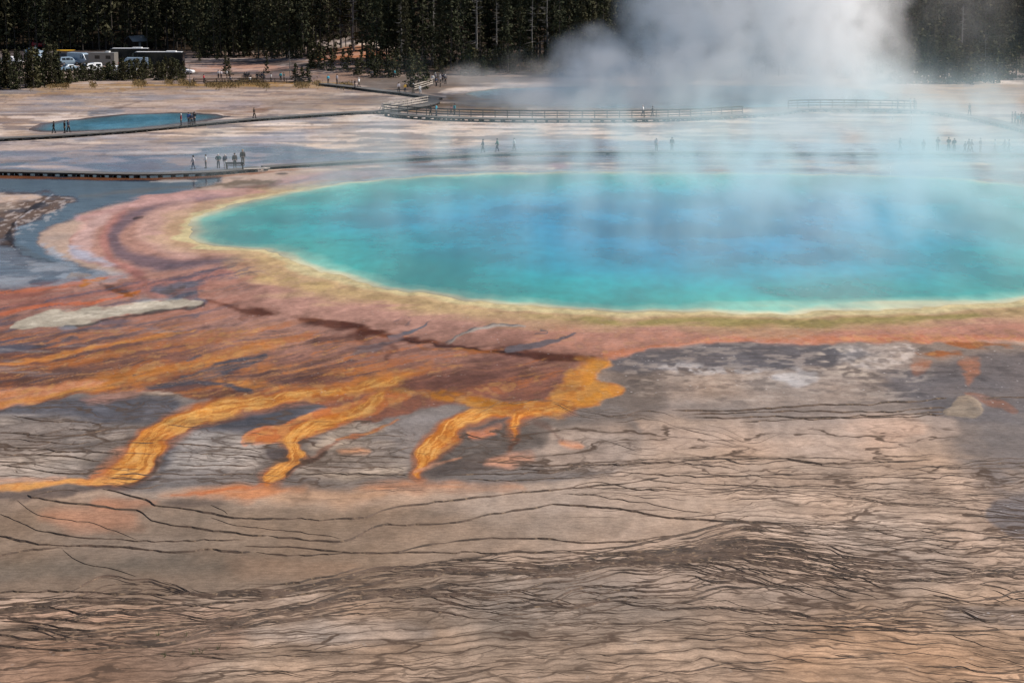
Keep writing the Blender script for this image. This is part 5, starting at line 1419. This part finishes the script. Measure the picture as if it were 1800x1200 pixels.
car("pale blue car at the left behind the tall pines", 61, 104, -.5, LB, 'suv')
car("light blue car roof just behind the pale blue one at the left", 60, 96, -.5, LB, 'sedan')
car("white car at the far left end of the parking lot", 22, 114, -.4, WH, 'suv')
car("white car nose showing right of the young pines", 321, 131, -.2, WH, 'sedan')
car("dark car behind the young pines left of the white pickup", 92, 118, .2, GR, 'suv')
car("white van parked behind the silver blue car", 141, 114, -.55, LB, 'van')
car("pale van parked in front of the long black coach", 236, 123, math.pi + .12, LB, 'van')
car("white car low behind the young pines in the middle of the lot", 198, 128, 2.9, WH, 'sedan')
car("white car behind the young pines in front of the black coach", 222, 128, 2.8, WH, 'sedan')
car("red car in the shade at the back of the lot", 74, 84, .1, paint("red", (0.5, 0.02, 0.04)), 'suv')
# black coach
def coach(label, px, py, rz, L_=12.0):
    st = [(-L_/2, .5, 1.5, 3.3, 1.2, 1.1), (-L_/2 + .1, .35, 1.5, 3.5, 1.27, 1.18), (L_/2 - .5, .35, 1.5, 3.5, 1.27, 1.18), (L_/2 - .1, .35, 1.45, 3.2, 1.25, 1.1), (L_/2, .45, 1.3, 2.6, 1.15, 1.0)]
    r_ = vehicle('tour_coach', label, 'coach', px, py, rz, BK, st, [(-L_/2 + .5 + k * 1.75, -L_/2 + 2.15 + k * 1.75, .02, .8) for k in range(6)], (-L_/2 + 2.8, -L_/2 + 4.0, L_/2 - 2.6), wr=.5, group='tour coaches in the lot', wins_end=[(L_/2 + .0, 1.5, L_/2 - .05, 3.0, 1.0)])
    t = MB(); t.box(-L_/2 + .3, -1.05, 3.5, L_/2 - .8, 1.05, 3.56); t.box(-L_/2 + 1.5, -.7, 3.56, -L_/2 + 3.5, .7, 3.74); t.build('roof_panel', WH, r_)
    return r_
coach("long black tour coach with a pale roof, at the right end of the lot", 279, 122, math.pi - .03, 10.5)
coach("second black tour coach further back with only its roofline showing", 228, 115, math.pi - .02, 8.5)
# camper: truck cab with a grey box body
r_ = vehicle('camper', "grey camper with a box body between the white van and the coaches", 'camper', 178, 118, math.pi - .2, CR,
    [(-3.4, .6, 1.6, 3.0, 1.1, 1.08), (-3.35, .5, 1.6, 3.05, 1.15, 1.13), (1.6, .5, 1.6, 3.05, 1.15, 1.13), (2.3, .5, 1.9, 3.0, 1.15, 1.1), (2.32, .5, 1.2, 2.0, 1.0, .85), (2.7, .5, 1.2, 1.9, 1.0, .82), (3.2, .5, 1.15, 1.2, .98, .8), (3.9, .5, .95, 1.0, .94, .75)],
    [(-2.6, -1.5, .1, .6), (-.2, .9, .1, .6)], (-2.0, 2.9), wr=.38, wins_end=[(3.18, 1.22, 2.75, 1.85, .7)])
t = MB(); t.box(-2.0, -.5, 3.05, -1.2, .5, 3.3); t.build('roof_unit', WH, r_)
# yellow kayak on a rack post
m_ = MB(); ns_ = 12; v = []; f = []
for i_ in range(ns_ + 1):
    t_ = i_ / ns_; x = (t_ - .5) * 4.4; w_ = .34 * math.sin(math.pi * t_) ** .6 + .01
    for k in range(8):
        a_ = 2 * math.pi * k / 8; v.append((x, math.cos(a_) * w_, math.sin(a_) * w_ * .55 + .12 * (2 * t_ - 1) ** 2))
for i_ in range(ns_):
    for k in range(8): f.append((i_ * 8 + k, i_ * 8 + (k + 1) % 8, i_ * 8 + 8 + (k + 1) % 8, i_ * 8 + 8 + k))
m_.add(v, f); o = m_.build('kayak', mat("kayak_plastic", (0.75, 0.42, 0.03), 0.4), None, True); o.location = G(117, 112) + Vector((0, 1.2, 2.0)); o.rotation_euler = (0, 0, .05)
o.location = G(117, 96, 2.0) if False else G(116, 107, 0) + Vector((0, 0, 2.15))
tag(o, "yellow kayak carried on the roof of the car left of the white van", 'kayak')
car("dark car carrying the yellow kayak, left of the white van", 116, 107, .05, GR, 'suv')
# shelter with a pitched roof
def shelter():
    b_ = G(240, 86); r_ = empty('shelter', b_, 0.75); r_.scale = (.62, .62, .75); tag(r_, "small dark building with a pale sloping roof in the trees above the coaches", 'building')
    m1 = mat("roof_metal", (0.30, 0.32, 0.33), 0.5); m2 = mat("log_wall", (0.05, 0.035, 0.025), 0.9)
    a = MB(); a.box(-3, -2.4, 0, 3, 2.4, 2.6); a.add([(-3, -2.4, 2.6), (-3, 2.4, 2.6), (-3, 0, 3.9), (3, -2.4, 2.6), (3, 2.4, 2.6), (3, 0, 3.9)], [(0, 2, 1), (3, 4, 5)]); a.build('wall', m2, r_)
    a = MB()
    for s_ in (-1, 1):
        a.add([(-3.6, s_ * 3.1, 2.35), (3.6, s_ * 3.1, 2.35), (3.6, 0, 4.05), (-3.6, 0, 4.05), (-3.6, s_ * 3.1, 2.25), (3.6, s_ * 3.1, 2.25), (3.6, 0, 3.95), (-3.6, 0, 3.95)], [(0, 1, 2, 3), (7, 6, 5, 4), (0, 4, 5, 1), (1, 5, 6, 2), (2, 6, 7, 3), (3, 7, 4, 0)])
    a.build('roof', m1, r_)
    a = MB(); a.box(-.5, -2.43, 0, .5, -2.402, 2.1); a.build('door', m1, r_)
    for x in (-2, 2):
        a = MB(); a.box(x - .4, -2.43, 1.1, x + .4, -2.402, 1.9); a.build('window', GLASS, r_)
shelter()

# ================================================================== TREES
def leaf_mat(name, c, d):
    if name in MATS: return MATS[name]
    global N, L
    old = (N, L); m_, nt_, b_ = NT(name); N = nt_.nodes; L = nt_.links.new
    oi = nd("ShaderNodeObjectInfo"); g_ = nd("ShaderNodeNewGeometry").outputs["Position"]
    cc = mixc(oi.outputs["Random"], tuple(c), tuple(d))
    f_ = mth('MULTIPLY', mrange(noise(g_, 0.9, 3), 0.3, 0.7, 0.55, 1.5), mrange(noise(g_, 4.0, 2), 0.3, 0.7, 0.7, 1.3))
    v_ = nd("ShaderNodeVectorMath", operation='SCALE'); L(cc, v_.inputs[0]); L(f_, v_.inputs[3])
    L(v_.outputs[0], b_.inputs["Base Color"]); b_.inputs["Roughness"].default_value = 0.85; b_.inputs["Specular IOR Level"].default_value = 0.15
    N, L = old; MATS[name] = m_; return m_
NEEDLE = leaf_mat("pine_needles", (0.036, 0.042, 0.022), (0.062, 0.058, 0.030)); YOUNG = leaf_mat("young_needles", (0.042, 0.048, 0.022), (0.075, 0.066, 0.032))
BARK = mat("bark", (0.06, 0.05, 0.042), 0.9, var=0.3, scale=6); DEAD = mat("dead_wood", (0.17, 0.16, 0.15), 0.9, var=0.25, scale=5)
def np_cards(rs, cen, size, flat=0.5):
    """random leaf-clump cards (irregular quads) round the given centres"""
    n = len(cen)
    a_ = rs.normal(size=(n, 3)); a_ /= np.linalg.norm(a_, axis=1, keepdims=True)
    b_ = rs.normal(size=(n, 3)); b_ -= (a_ * b_).sum(1, keepdims=True) * a_; b_ /= np.linalg.norm(b_, axis=1, keepdims=True)
    s_ = size[:, None]
    k = [cen + a_ * s_ * rs.uniform(.6, 1.2, (n, 1)), cen + b_ * s_ * rs.uniform(.3, .8, (n, 1)), cen - a_ * s_ * rs.uniform(.5, 1.1, (n, 1)), cen - b_ * s_ * rs.uniform(.3, .8, (n, 1))]
    v = np.stack(k, 1).reshape(-1, 3)
    f = np.arange(4 * n).reshape(n, 4)
    return v, f
def crown_points(rs, H, base, Rm, nb, per, shape=0.9, gap=0.25):
    P__ = []; S__ = []; br = []
    for i_ in range(nb):
        t = rs.uniform(0, 1) ** 0.9
        z = base + (H - base) * t
        if rs.uniform() < gap * (1 - t) : continue
        az = rs.uniform(0, 2 * math.pi)
        Lb = Rm * ((1 - t) ** shape * 0.95 + 0.06) * rs.uniform(.55, 1.15)
        dr = -0.25 + 0.5 * t
        d = np.array([math.cos(az), math.sin(az), dr])
        br.append((z, az, Lb, dr))
        m_ = max(2, int(per * (0.4 + 0.6 * Lb / Rm)))
        q = np.sort(rs.uniform(0.18, 1, m_)) * Lb
        c = np.stack([d[0] * q, d[1] * q, z + d[2] * q], 1) + rs.normal(size=(m_, 3)) * [.16, .16, .12] * (Rm / 2.2)
        P__.append(c); S__.append(rs.uniform(.6, 1.2, m_))
    return np.concatenate(P__), np.concatenate(S__), br
def mesh_np(name, v, f, material):
    me_ = bpy.data.meshes.new(name); me_.vertices.add(len(v)); me_.vertices.foreach_set('co', v.astype(np.float32).ravel())
    me_.loops.add(f.size); me_.polygons.add(len(f)); me_.loops.foreach_set('vertex_index', f.ravel().astype(np.int32))
    me_.polygons.foreach_set('loop_start', (np.arange(len(f)) * f.shape[1]).astype(np.int32)); me_.update(calc_edges=True)
    me_.materials.append(material); return me_
def trunk_mb(rs, H, r0, br, lean=0.02, twig=1.0, nseg=7):
    m_ = MB(); pts = []; x = y = 0.0
    for i_ in range(nseg + 1):
        pts.append(Vector((x, y, H * i_ / nseg))); x += rs.normal() * lean * H / nseg; y += rs.normal() * lean * H / nseg
    for i_ in range(nseg):
        m_.tube(pts[i_], pts[i_ + 1], r0 * (1 - i_ / nseg) ** .8 + .02, r0 * (1 - (i_ + 1) / nseg) ** .8 + .02, 6, False)
    for z, az, Lb, dr in br:
        if Lb < .3: continue
        a_ = Vector((0, 0, z)); b_ = a_ + Vector((math.cos(az), math.sin(az), dr)) * Lb * .92 * twig
        m_.tube(a_, b_, .03 + .012 * Lb, .01, 3, False)
    return m_
def protos(kind, n):
    out = []
    for i_ in range(n):
        rs = np.random.RandomState(100 * len(kind) + i_ * 7 + ord(kind[0]))
        if kind == 'pine':
            H = 1.0 * rs.uniform(15, 21); base = H * rs.uniform(.03, .16); Rm = rs.uniform(2.2, 3.1)
            c, s, br = crown_points(rs, H, base, Rm, 150, 14, rs.uniform(.75, 1.0), .2)
            v, f = np_cards(rs, c, s * .36); mt = NEEDLE; r0 = .15
        elif kind == 'open_pine':
            H = rs.uniform(15, 20); base = H * rs.uniform(.18, .36); Rm = rs.uniform(1.8, 2.4)
            c, s, br = crown_points(rs, H, base, Rm, 95, 13, .7, .35)
            v, f = np_cards(rs, c, s * .36); mt = NEEDLE; r0 = .15
        elif kind == 'young_pine':
            H = rs.uniform(4.2, 6.0); base = .25; Rm = rs.uniform(1.2, 1.7)
            c, s, br = crown_points(rs, H, base, Rm, 80, 12, rs.uniform(.6, .8), .1)
            v, f = np_cards(rs, c, s * .24); mt = YOUNG; r0 = .09
        else:
            H = rs.uniform(10, 14); base = H * .2; Rm = 2.0
            _, _, br = crown_points(rs, H, base, Rm, 55, 2, .6, .3); f = None; r0 = .17
        e = empty('tree', (0, 0, -500))
        if f is not None:
            me_ = mesh_np('crown', v, f, mt); link(bpy.data.objects.new('crown', me_), e)
            trunk_mb(rs, H * .99, r0, br[::3]).build('trunk', BARK, e)
        else:
            mb_ = trunk_mb(rs, H, r0, br, .03)
            for z, az, Lb, dr in br[::2]:
                a_ = Vector((0, 0, z)) + Vector((math.cos(az), math.sin(az), dr)) * Lb * .5
                mb_.tube(a_, a_ + Vector((math.cos(az + .9), math.sin(az + .9), rs.uniform(-.3, .6))) * Lb * .5, .02, .008, 3, False)
            mb_.build('trunk', DEAD, e)
        out.append((e, H))
    return out
PR = {k: protos(k, n) for k, n in (('pine', 7), ('open_pine', 5), ('young_pine', 5), ('dead', 4))}
NAMES = {'pine': 'pine_tree', 'open_pine': 'pine_tree', 'young_pine': 'young_pine', 'dead': 'dead_tree'}
rt = random.Random(12)
def tree(kind, px, py, h, label, group, wide=1.0):
    e, H = rt.choice(PR[kind])
    c = copytree(e); c.name = NAMES[kind]
    c.location = G(px, py, -0.05); s_ = h / H
    c.scale = (s_ * wide * rt.uniform(.85, 1.15), s_ * wide * rt.uniform(.85, 1.15), s_); c.rotation_euler = (0, 0, rt.uniform(0, 6.28))
    tag(c, label, 'tree', group); return c
def band(n, x0, x1, yf, h0, h1, kinds, label, group, wide=1.0, jx=0.45):
    for i_ in range(n):
        x = x0 + (x1 - x0) * (i_ + .5 + rt.uniform(-jx, jx)) / n
        y0_, y1_ = yf(x) if callable(yf) else yf
        tree(rt.choice(kinds), x, rt.uniform(y0_, y1_), rt.uniform(h0, h1), label, group, wide)
# young pines in front of the parking lot
def yl(x): 
    c = np.interp(x, [-40, 60, 110, 150, 330], [164, 156, 150, 144, 142]); return (c - 5, c)
band(32, -30, 108, yl, 5.0, 8.0, ['young_pine', 'young_pine', 'pine'], "tall young pine at the left end of the row before the parking lot", 'young pines at the left end of the lot')
band(40, 98, 218, yl, 2.2, 3.4, ['young_pine'], "young olive green pine in the row hiding the parked vehicles", 'young pines before the parking lot')
band(10, 215, 325, (132, 138), 2.6, 3.6, ['young_pine'], "young pine in the back row in front of the black coach", 'young pines before the black coach')
band(26, 215, 325, yl, 2.6, 4.2, ['young_pine'], "young pine in the taller right half of the row before the coach", 'young pines before the coach, front row')
# forest behind the lot
band(34, -60, 345, (84, 90), 15, 21, ['pine', 'pine', 'open_pine'], "tall dark pine in the forest edge behind the parking lot", 'forest edge behind the parking lot')
band(30, -60, 345, (76, 84), 18, 23, ['pine', 'open_pine'], "tall dark pine deeper behind the parking lot", 'second rank behind the parking lot')
band(26, 345, 545, (97, 103), 15, 21, ['pine'], "tall pine at the forest edge behind the road", 'forest edge behind the road')
band(22, 345, 560, (88, 97), 16, 22, ['pine', 'open_pine'], "tall pine in the second rank behind the road", 'second rank behind the road')
band(16, 540, 700, (78, 92), 15, 20, ['pine', 'open_pine'], "tall pine at the top of the orange grass bank", 'pines on top of the grass bank')
band(32, 640, 1010, (106, 132), 13, 19, ['pine', 'pine', 'pine', 'open_pine'], "tall pine at the forest edge between the grass bank and the plume", 'forest edge in the middle')
band(34, 640, 1110, (100, 114), 15, 21, ['pine', 'open_pine', 'open_pine'], "tall pine in the second rank between the grass bank and the plume", 'second rank in the middle')
band(16, 980, 1130, (122, 136), 12, 18, ['pine'], "dark pine rising behind the left edge of the steam plume", 'pines behind the left of the plume')
band(20, 1130, 1570, (128, 138), 13, 18, ['pine'], "pine veiled by the steam plume", 'pines behind the plume')
band(24, 1570, 1770, (140, 148), 6, 10, ['young_pine', 'pine'], "bushy grey green pine at the flat's edge right of the plume", 'bushy pines right of the plume', 1.2)
band(22, 1560, 1860, (104, 118), 13, 19, ['pine', 'pine', 'open_pine'], "tall dark pine in the shaded forest right of the plume", 'shaded forest right of the plume')
band(6, 1780, 1860, (136, 144), 5, 7, ['young_pine'], "small pine by the pale track at the right edge", 'pines at the right edge')
band(26, 345, 550, (99, 105), 2.5, 5.0, ['young_pine'], "dark young pine in the undergrowth behind the road", 'undergrowth behind the road')
band(44, 650, 1120, (118, 133), 2.5, 5.5, ['young_pine'], "dark young pine in the undergrowth at the middle forest edge", 'undergrowth of the middle forest edge')
# young ones of the middle
for x, y, h in [(352,108,2.2),(382,106,2.0),(397,128,3.0),(402,134,3.4),(469,130,3.6),(545,122,5.0),(553,121,5.5),(562,122,5.2),(570,124,4.4),(583,126,4.6),(604,124,4.0),(612,126,4.4),(628,134,3.4),(636,132,4.6),(655,136,4.8),(664,134,4.0),(682,136,4.2),(692,137,4.6),(700,133,5.2),(645,120,4.2),(616,112,3.6),(590,104,3.4),(577,94,4.2),(566,90,3.8),(820,128,4.4),(834,132,5.0),(850,134,3.8),(870,130,4.2),(900,128,4.4),(952,128,3.6),(990,136,5.0)]:
    tree('young_pine', x, y, h, "small young pine scattered between the road and the grass bank" if x < 720 else "small young pine at the foot of the forest left of the plume", 'scattered young pines' if x < 720 else 'young pines left of the plume')
for x, y, h, w_ in [(520,146,3.6,1.3),(531,146,3.0,1.4),(542,146,2.9,1.5)]:
    tree('young_pine', x, y, h, {520: "leftmost and tallest of the three bushy pines by the log fence", 531: "middle one of the three bushy pines by the log fence", 542: "rightmost of the three bushy pines by the log fence"}[x], 'bushy pines by the log fence', w_)
for x, y, h, w_, lb in [(735,158,10.5,1.25,"big dark bushy pine standing at the end of the upper boardwalk"), (722,154,6.0,1.2,"smaller dark pine at the left foot of the big bushy one"), (749,156,7.0,1.1,"dark pine at the right foot of the big bushy one")]:
    tree('young_pine', x, y, h * .62, lb, 'pines at the end of the upper boardwalk', w_)
# dead trees
for x, y, h, lb in [(706,122,13,"bare pale dead tree, the left of the pair with curling limbs"), (760,116,15,"bare pale dead tree behind the boardwalk crowd"), (812,112,14,"pale dead tree standing among the middle pines"), (838,116,15,"tall pale dead tree near the middle of the forest edge"),
        (873,118,13,"dead tree with drooping white limbs"), (935,124,14,"bushy pale dead tree left of the plume"), (960,120,17,"tallest pale dead tree left of the plume"), (622,92,15,"thin dead tree above the grass bank"), (600,86,16,"thin pale trunk at the top of the grass bank"),
        (510,140,5.5,"small bare dead tree at the log fence"), (334,149,4,"low bare tree at the right end of the young pines"), (1663,147,7,"twisted white dead tree right of the plume"), (1698,147,6,"curled white dead tree further right of the plume"), (1730,144,9,"grey dead tree among the bushy pines at the right"),
        (62,84,18,"single pale dead trunk behind the left of the parking lot"), (1690,120,13,"dead tree in the shaded forest at the right")]:
    tree('dead', x, y, h, lb, 'bare dead trees')
for es in PR.values():
    for e, H in es:
        for ch in list(e.children): bpy.data.objects.remove(ch, do_unlink=True)
        bpy.data.objects.remove(e, do_unlink=True)
# the wooded hillside behind, one mass
rs = np.random.RandomState(5)
VV = []; tv = []
base_models = []
for i_ in range(5):
    r2 = np.random.RandomState(900 + i_); H = 1.0
    c, s, br = crown_points(r2, 18.0, 1.2, 3.0, 44, 8, .85, .15)
    v, f = np_cards(r2, c, s * .75); base_models.append(v)
TR = []
for y0_, y1_, n in ((496, 560, 620), (560, 660, 700), (660, 900, 900), (900, 1300, 900)):
    yy = rs.uniform(y0_, y1_, n); xx = rs.uniform(-.34, .34, n) * yy
    TR.append(np.stack([xx, yy], 1))
yy = rs.uniform(440, 500, 260); xx = rs.uniform(-.30, .34, 260) * yy
k = (xx > 10) | (xx < -150)
TR.append(np.stack([xx[k], yy[k]], 1))
TR = np.concatenate(TR)
uu, vv2 = proj(TR[:, 0], TR[:, 1], terr(TR[:, 0], TR[:, 1]))
keep = ~((uu > 310) & (uu < 640) & (vv2 > 92)); TR = TR[keep]
for i_, (x, y) in enumerate(TR):
    b_ = base_models[i_ % 5]; s_ = rs.uniform(.75, 1.25); a_ = rs.uniform(0, 6.28)
    ca, sa = math.cos(a_), math.sin(a_)
    w_ = np.empty_like(b_); w_[:, 0] = (b_[:, 0] * ca - b_[:, 1] * sa) * s_ + x; w_[:, 1] = (b_[:, 0] * sa + b_[:, 1] * ca) * s_ + y; w_[:, 2] = b_[:, 2] * s_ + float(terr(x, y))
    VV.append(w_)
    tv.append((x, y, float(terr(x, y)), 17 * s_))
v = np.concatenate(VV); f = np.arange(len(v)).reshape(-1, 4)
fo = link(bpy.data.objects.new('forest', mesh_np('forest', v, f, NEEDLE)))
tag(fo, "dense dark pine forest covering the hillside behind the first trees", 'forest', kind='stuff')
tb = MB()
for x, y, z, h in tv: tb.tube((x, y, z), (x, y, z + h), .13, .03, 4, False)
tk = tb.build('trunk', BARK, fo); tag(tk, kind='stuff')
# tufts of dry grass and green sprigs
gm = mat("dry_grass", (0.22, 0.15, 0.06), 0.9, var=0.4, scale=2); rg = np.random.RandomState(3)
n = 7000
gx = rg.uniform(-60, 620, n); gx = gx[fbm(gx / 22.0, gx * 0, 5, 3) > -0.1]; n = len(gx); gc = np.interp(gx, [-60, 40, 130, 240, 560, 620], [168, 162, 153, 149, 149, 152]); gy = gc + rg.normal(size=n) * 3.0 - 1.5 + 4 * fbm(gx / 40.0, gx * 0, 6, 2)
V__ = []
for x, y in zip(gx, gy):
    p = G(x, y)
    for _ in range(3):
        a_ = rg.uniform(0, 6.28); h_ = rg.uniform(.15, .4); w_ = .05; q = p + Vector((rg.normal() * .25, rg.normal() * .25, 0)); dx, dy = math.cos(a_) * w_, math.sin(a_) * w_
        V__ += [(q.x - dx, q.y - dy, q.z), (q.x + dx, q.y + dy, q.z), (q.x + dx * .3 + rg.normal() * .06, q.y + dy * .3, q.z + h_), (q.x - dx * .3, q.y - dy * .3, q.z + h_ * .9)]
V__ = np.array(V__); o = link(bpy.data.objects.new('dry_grass', mesh_np('dry_grass', V__, np.arange(len(V__)).reshape(-1, 4), gm)))
tag(o, "strip of yellow dry grass at the foot of the young pines", 'grass', kind='stuff')
sg = mat("green_sprig", (0.10, 0.13, 0.04), 0.8)
for k, (x, y) in enumerate([(290, 1154), (339, 1150), (353, 1147), (278, 1116), (327, 1117), (384, 1140)]):
    m_ = MB(); r3 = random.Random(k)
    for _ in range(9):
        a_ = r3.uniform(0, 6.28); t_ = r3.uniform(.05, .16); m_.tube((t_ * .2 * math.cos(a_), t_ * .2 * math.sin(a_), 0), (t_ * math.cos(a_), t_ * math.sin(a_), r3.uniform(.1, .28)), .008, .003, 3, False)
    o = m_.build('grass_sprig', sg); o.location = G(x, y)
    tag(o, ["green grass sprig, leftmost of the three lowest", "green grass sprig, middle of the three lowest", "green grass sprig, rightmost of the three lowest", "faint sprig above the lowest left one", "faint sprig above the middle low ones", "small faint sprig right of the others"][k], 'grass sprig', 'green sprigs on the sinter')
# ================================================================== STEAM
def steam(name, label, box, res, blobs, dens, color=(0.9, 0.95, 1.0), aniso=0.2, nscale=(0.12, 0.12, 0.10), warp=5.0, lo=0.40, hi=0.70, fine=0.35, zfall=None):
    """a cloud of droplets: a density grid made of soft puffs broken up by noise"""
    (x0, y0, z0), (x1, y1, z1) = box
    cx, cy = (x0 + x1) / 2, (y0 + y1) / 2
    o = mobj(name, [(x0 - cx, y0 - cy, z0), (x1 - cx, y0 - cy, z0), (x1 - cx, y1 - cy, z0), (x0 - cx, y1 - cy, z0), (x0 - cx, y0 - cy, z1), (x1 - cx, y0 - cy, z1), (x1 - cx, y1 - cy, z1), (x0 - cx, y1 - cy, z1)],
             [(3, 2, 1, 0), (4, 5, 6, 7), (0, 1, 5, 4), (1, 2, 6, 5), (2, 3, 7, 6), (3, 0, 4, 7)], [])
    o.location = (cx, cy, 0)
    vm_ = bpy.data.materials.new(name); vm_.use_nodes = True
    vt = vm_.node_tree; vt.nodes.clear()
    out = vt.nodes.new("ShaderNodeOutputMaterial"); pv = vt.nodes.new("ShaderNodeVolumePrincipled")
    pv.inputs["Color"].default_value = (*color, 1); pv.inputs["Anisotropy"].default_value = aniso
    pv.inputs["Density"].default_value = 1.0
    vt.links.new(pv.outputs[0], out.inputs["Volume"])
    o.data.materials.append(vm_)
    g = bpy.data.node_groups.new(name, 'GeometryNodeTree')
    g.interface.new_socket("Geometry", in_out='INPUT', socket_type='NodeSocketGeometry')
    g.interface.new_socket("Geometry", in_out='OUTPUT', socket_type='NodeSocketGeometry')
    gn = g.nodes; gl = g.links.new
    go = gn.new("NodeGroupOutput"); gn.new("NodeGroupInput")
    vc = gn.new("GeometryNodeVolumeCube")
    vc.inputs["Min"].default_value = (x0 - cx, y0 - cy, z0); vc.inputs["Max"].default_value = (x1 - cx, y1 - cy, z1)
    vc.inputs["Resolution X"].default_value = int((x1 - x0) / res); vc.inputs["Resolution Y"].default_value = int((y1 - y0) / res); vc.inputs["Resolution Z"].default_value = int((z1 - z0) / res)
    P_ = gn.new("GeometryNodeInputPosition").outputs[0]
    def V_(op, a, b_=None, s=None):
        n = gn.new("ShaderNodeVectorMath"); n.operation = op
        for i_, v in enumerate((a, b_)):
            if v is None: continue
            if isinstance(v, tuple): n.inputs[i_].default_value = v
            else: gl(v, n.inputs[i_])
        if s is not None:
            if isinstance(s, float): n.inputs[3].default_value = s
            else: gl(s, n.inputs[3])
        return n
    def M_(op, a, b_=None, cl=False):
        n = gn.new("ShaderNodeMath"); n.operation = op; n.use_clamp = cl
        for i_, v in enumerate((a, b_)):
            if v is None: continue
            if isinstance(v, (int, float)): n.inputs[i_].default_value = v
            else: gl(v, n.inputs[i_])
        return n.outputs[0]
    P_ = V_('ADD', P_, (cx, cy, 0.0)).outputs[0]
    ns = gn.new("ShaderNodeTexNoise"); ns.inputs["Scale"].default_value = 1.0; ns.inputs["Detail"].default_value = 5.0; ns.inputs["Roughness"].default_value = 0.55
    gl(V_('MULTIPLY', P_, nscale).outputs[0], ns.inputs["Vector"])
    wv = V_('SCALE', V_('SUBTRACT', ns.outputs["Color"], (0.5, 0.5, 0.5)).outputs[0], None, float(warp * 2)).outputs[0]
    Q = V_('ADD', P_, wv).outputs[0]
    tot = None
    for (bx, by, bz, rx, ry, rz, st) in blobs:
        d = V_('MULTIPLY', V_('SUBTRACT', Q, (bx, by, bz)).outputs[0], (1 / rx, 1 / ry, 1 / rz)).outputs[0]
        ln = V_('LENGTH', d).outputs["Value"]
        v = M_('MULTIPLY', M_('SUBTRACT', 1.0, ln, True), st)
        tot = v if tot is None else M_('ADD', tot, v)
    n2_ = gn.new("ShaderNodeTexNoise"); n2_.inputs["Scale"].default_value = 1.0; n2_.inputs["Detail"].default_value = 6.0; n2_.inputs["Roughness"].default_value = 0.6
    gl(V_('ADD', V_('MULTIPLY', P_, tuple(k * 2.1 for k in nscale)).outputs[0], (5.0, 3.0, 1.0)).outputs[0], n2_.inputs["Vector"])
    mr = gn.new("ShaderNodeMapRange"); mr.interpolation_type = 'SMOOTHSTEP'
    gl(n2_.outputs["Fac"], mr.inputs[0]); mr.inputs[1].default_value = lo; mr.inputs[2].default_value = hi; mr.inputs[3].default_value = fine; mr.inputs[4].default_value = 1.3
    dn = M_('MULTIPLY', M_('MULTIPLY', tot, mr.outputs[0]), dens)
    if zfall:
        sx = gn.new("ShaderNodeSeparateXYZ"); gl(P_, sx.inputs[0])
        e = M_('POWER', 2.718, M_('DIVIDE', M_('MULTIPLY', sx.outputs[2], -1.0), zfall))
        dn = M_('MULTIPLY', dn, e)
    gl(dn, vc.inputs["Density"])
    sm = gn.new("GeometryNodeSetMaterial"); sm.inputs["Material"].default_value = vm_
    gl(vc.outputs[0], sm.inputs[0]); gl(sm.outputs[0], go.inputs[0])
    md = o.modifiers.new("steam", 'NODES'); md.node_group = g
    return tag(o, label, kind='stuff', cat='steam')
steam("steam_plume", "thick white steam plume rising from the far hot spring", ((-16, 318, 0.05), (92, 400, 52)), 0.6,
      [(13, 350, 6.5, 8, 14, 6.5, 1.9), (5, 352, 1, 16, 22, 4.5, 0.9), (24, 352, 3, 20, 22, 9, 1.5), (33, 354, 9, 17, 20, 14, 1.7), (52, 358, 8, 17, 24, 15, 1.6),
       (52, 360, 24, 18, 22, 18, 1.7), (37, 360, 22, 19, 20, 16, 1.1), (27, 360, 17, 10, 16, 11, 0.9), (48, 364, 42, 22, 24, 20, 1.5), (30, 364, 36, 20, 20, 18, 0.8),
       (76, 356, 18, 12, 18, 14, 0.10), (56, 353, 2, 20, 16, 5, 0.6), (12, 349, 0, 22, 18, 5, 1.2), (-8, 392, 1, 8, 8, 4, 0.5), (5, 392, 2, 12, 8, 4, 0.3)],
      0.088, (0.988, 0.995, 1.0), 0.0, (0.10, 0.10, 0.10), 5.0, 0.40, 0.56, 0.10)
steam("steam_veil", "thin bluish steam drifting over the turquoise spring", ((-42, 158, 0.05), (96, 335, 24)), 1.0,
      [(10, 205, 0, 52, 50, 22, 0.20), (0, 256, 0, 52, 26, 10, 0.9), (45, 215, 0, 50, 60, 22, 0.75), (62, 262, 0, 44, 80, 14, 1.5), (30, 262, 0, 34, 50, 16, 0.9), (50, 306, 0, 34, 26, 9, 0.5), (-12, 225, 0, 26, 40, 12, 0.15)],
      0.048, (0.82, 0.97, 1.0), 0.1, (0.10, 0.022, 0.055), 7.0, 0.44, 0.60, 0.0, 10.0)  # blue tint of white droplets carries skylight and bounce from the water
S.cycles.volume_bounces = 30
S.cycles.volume_step_rate = 1.5
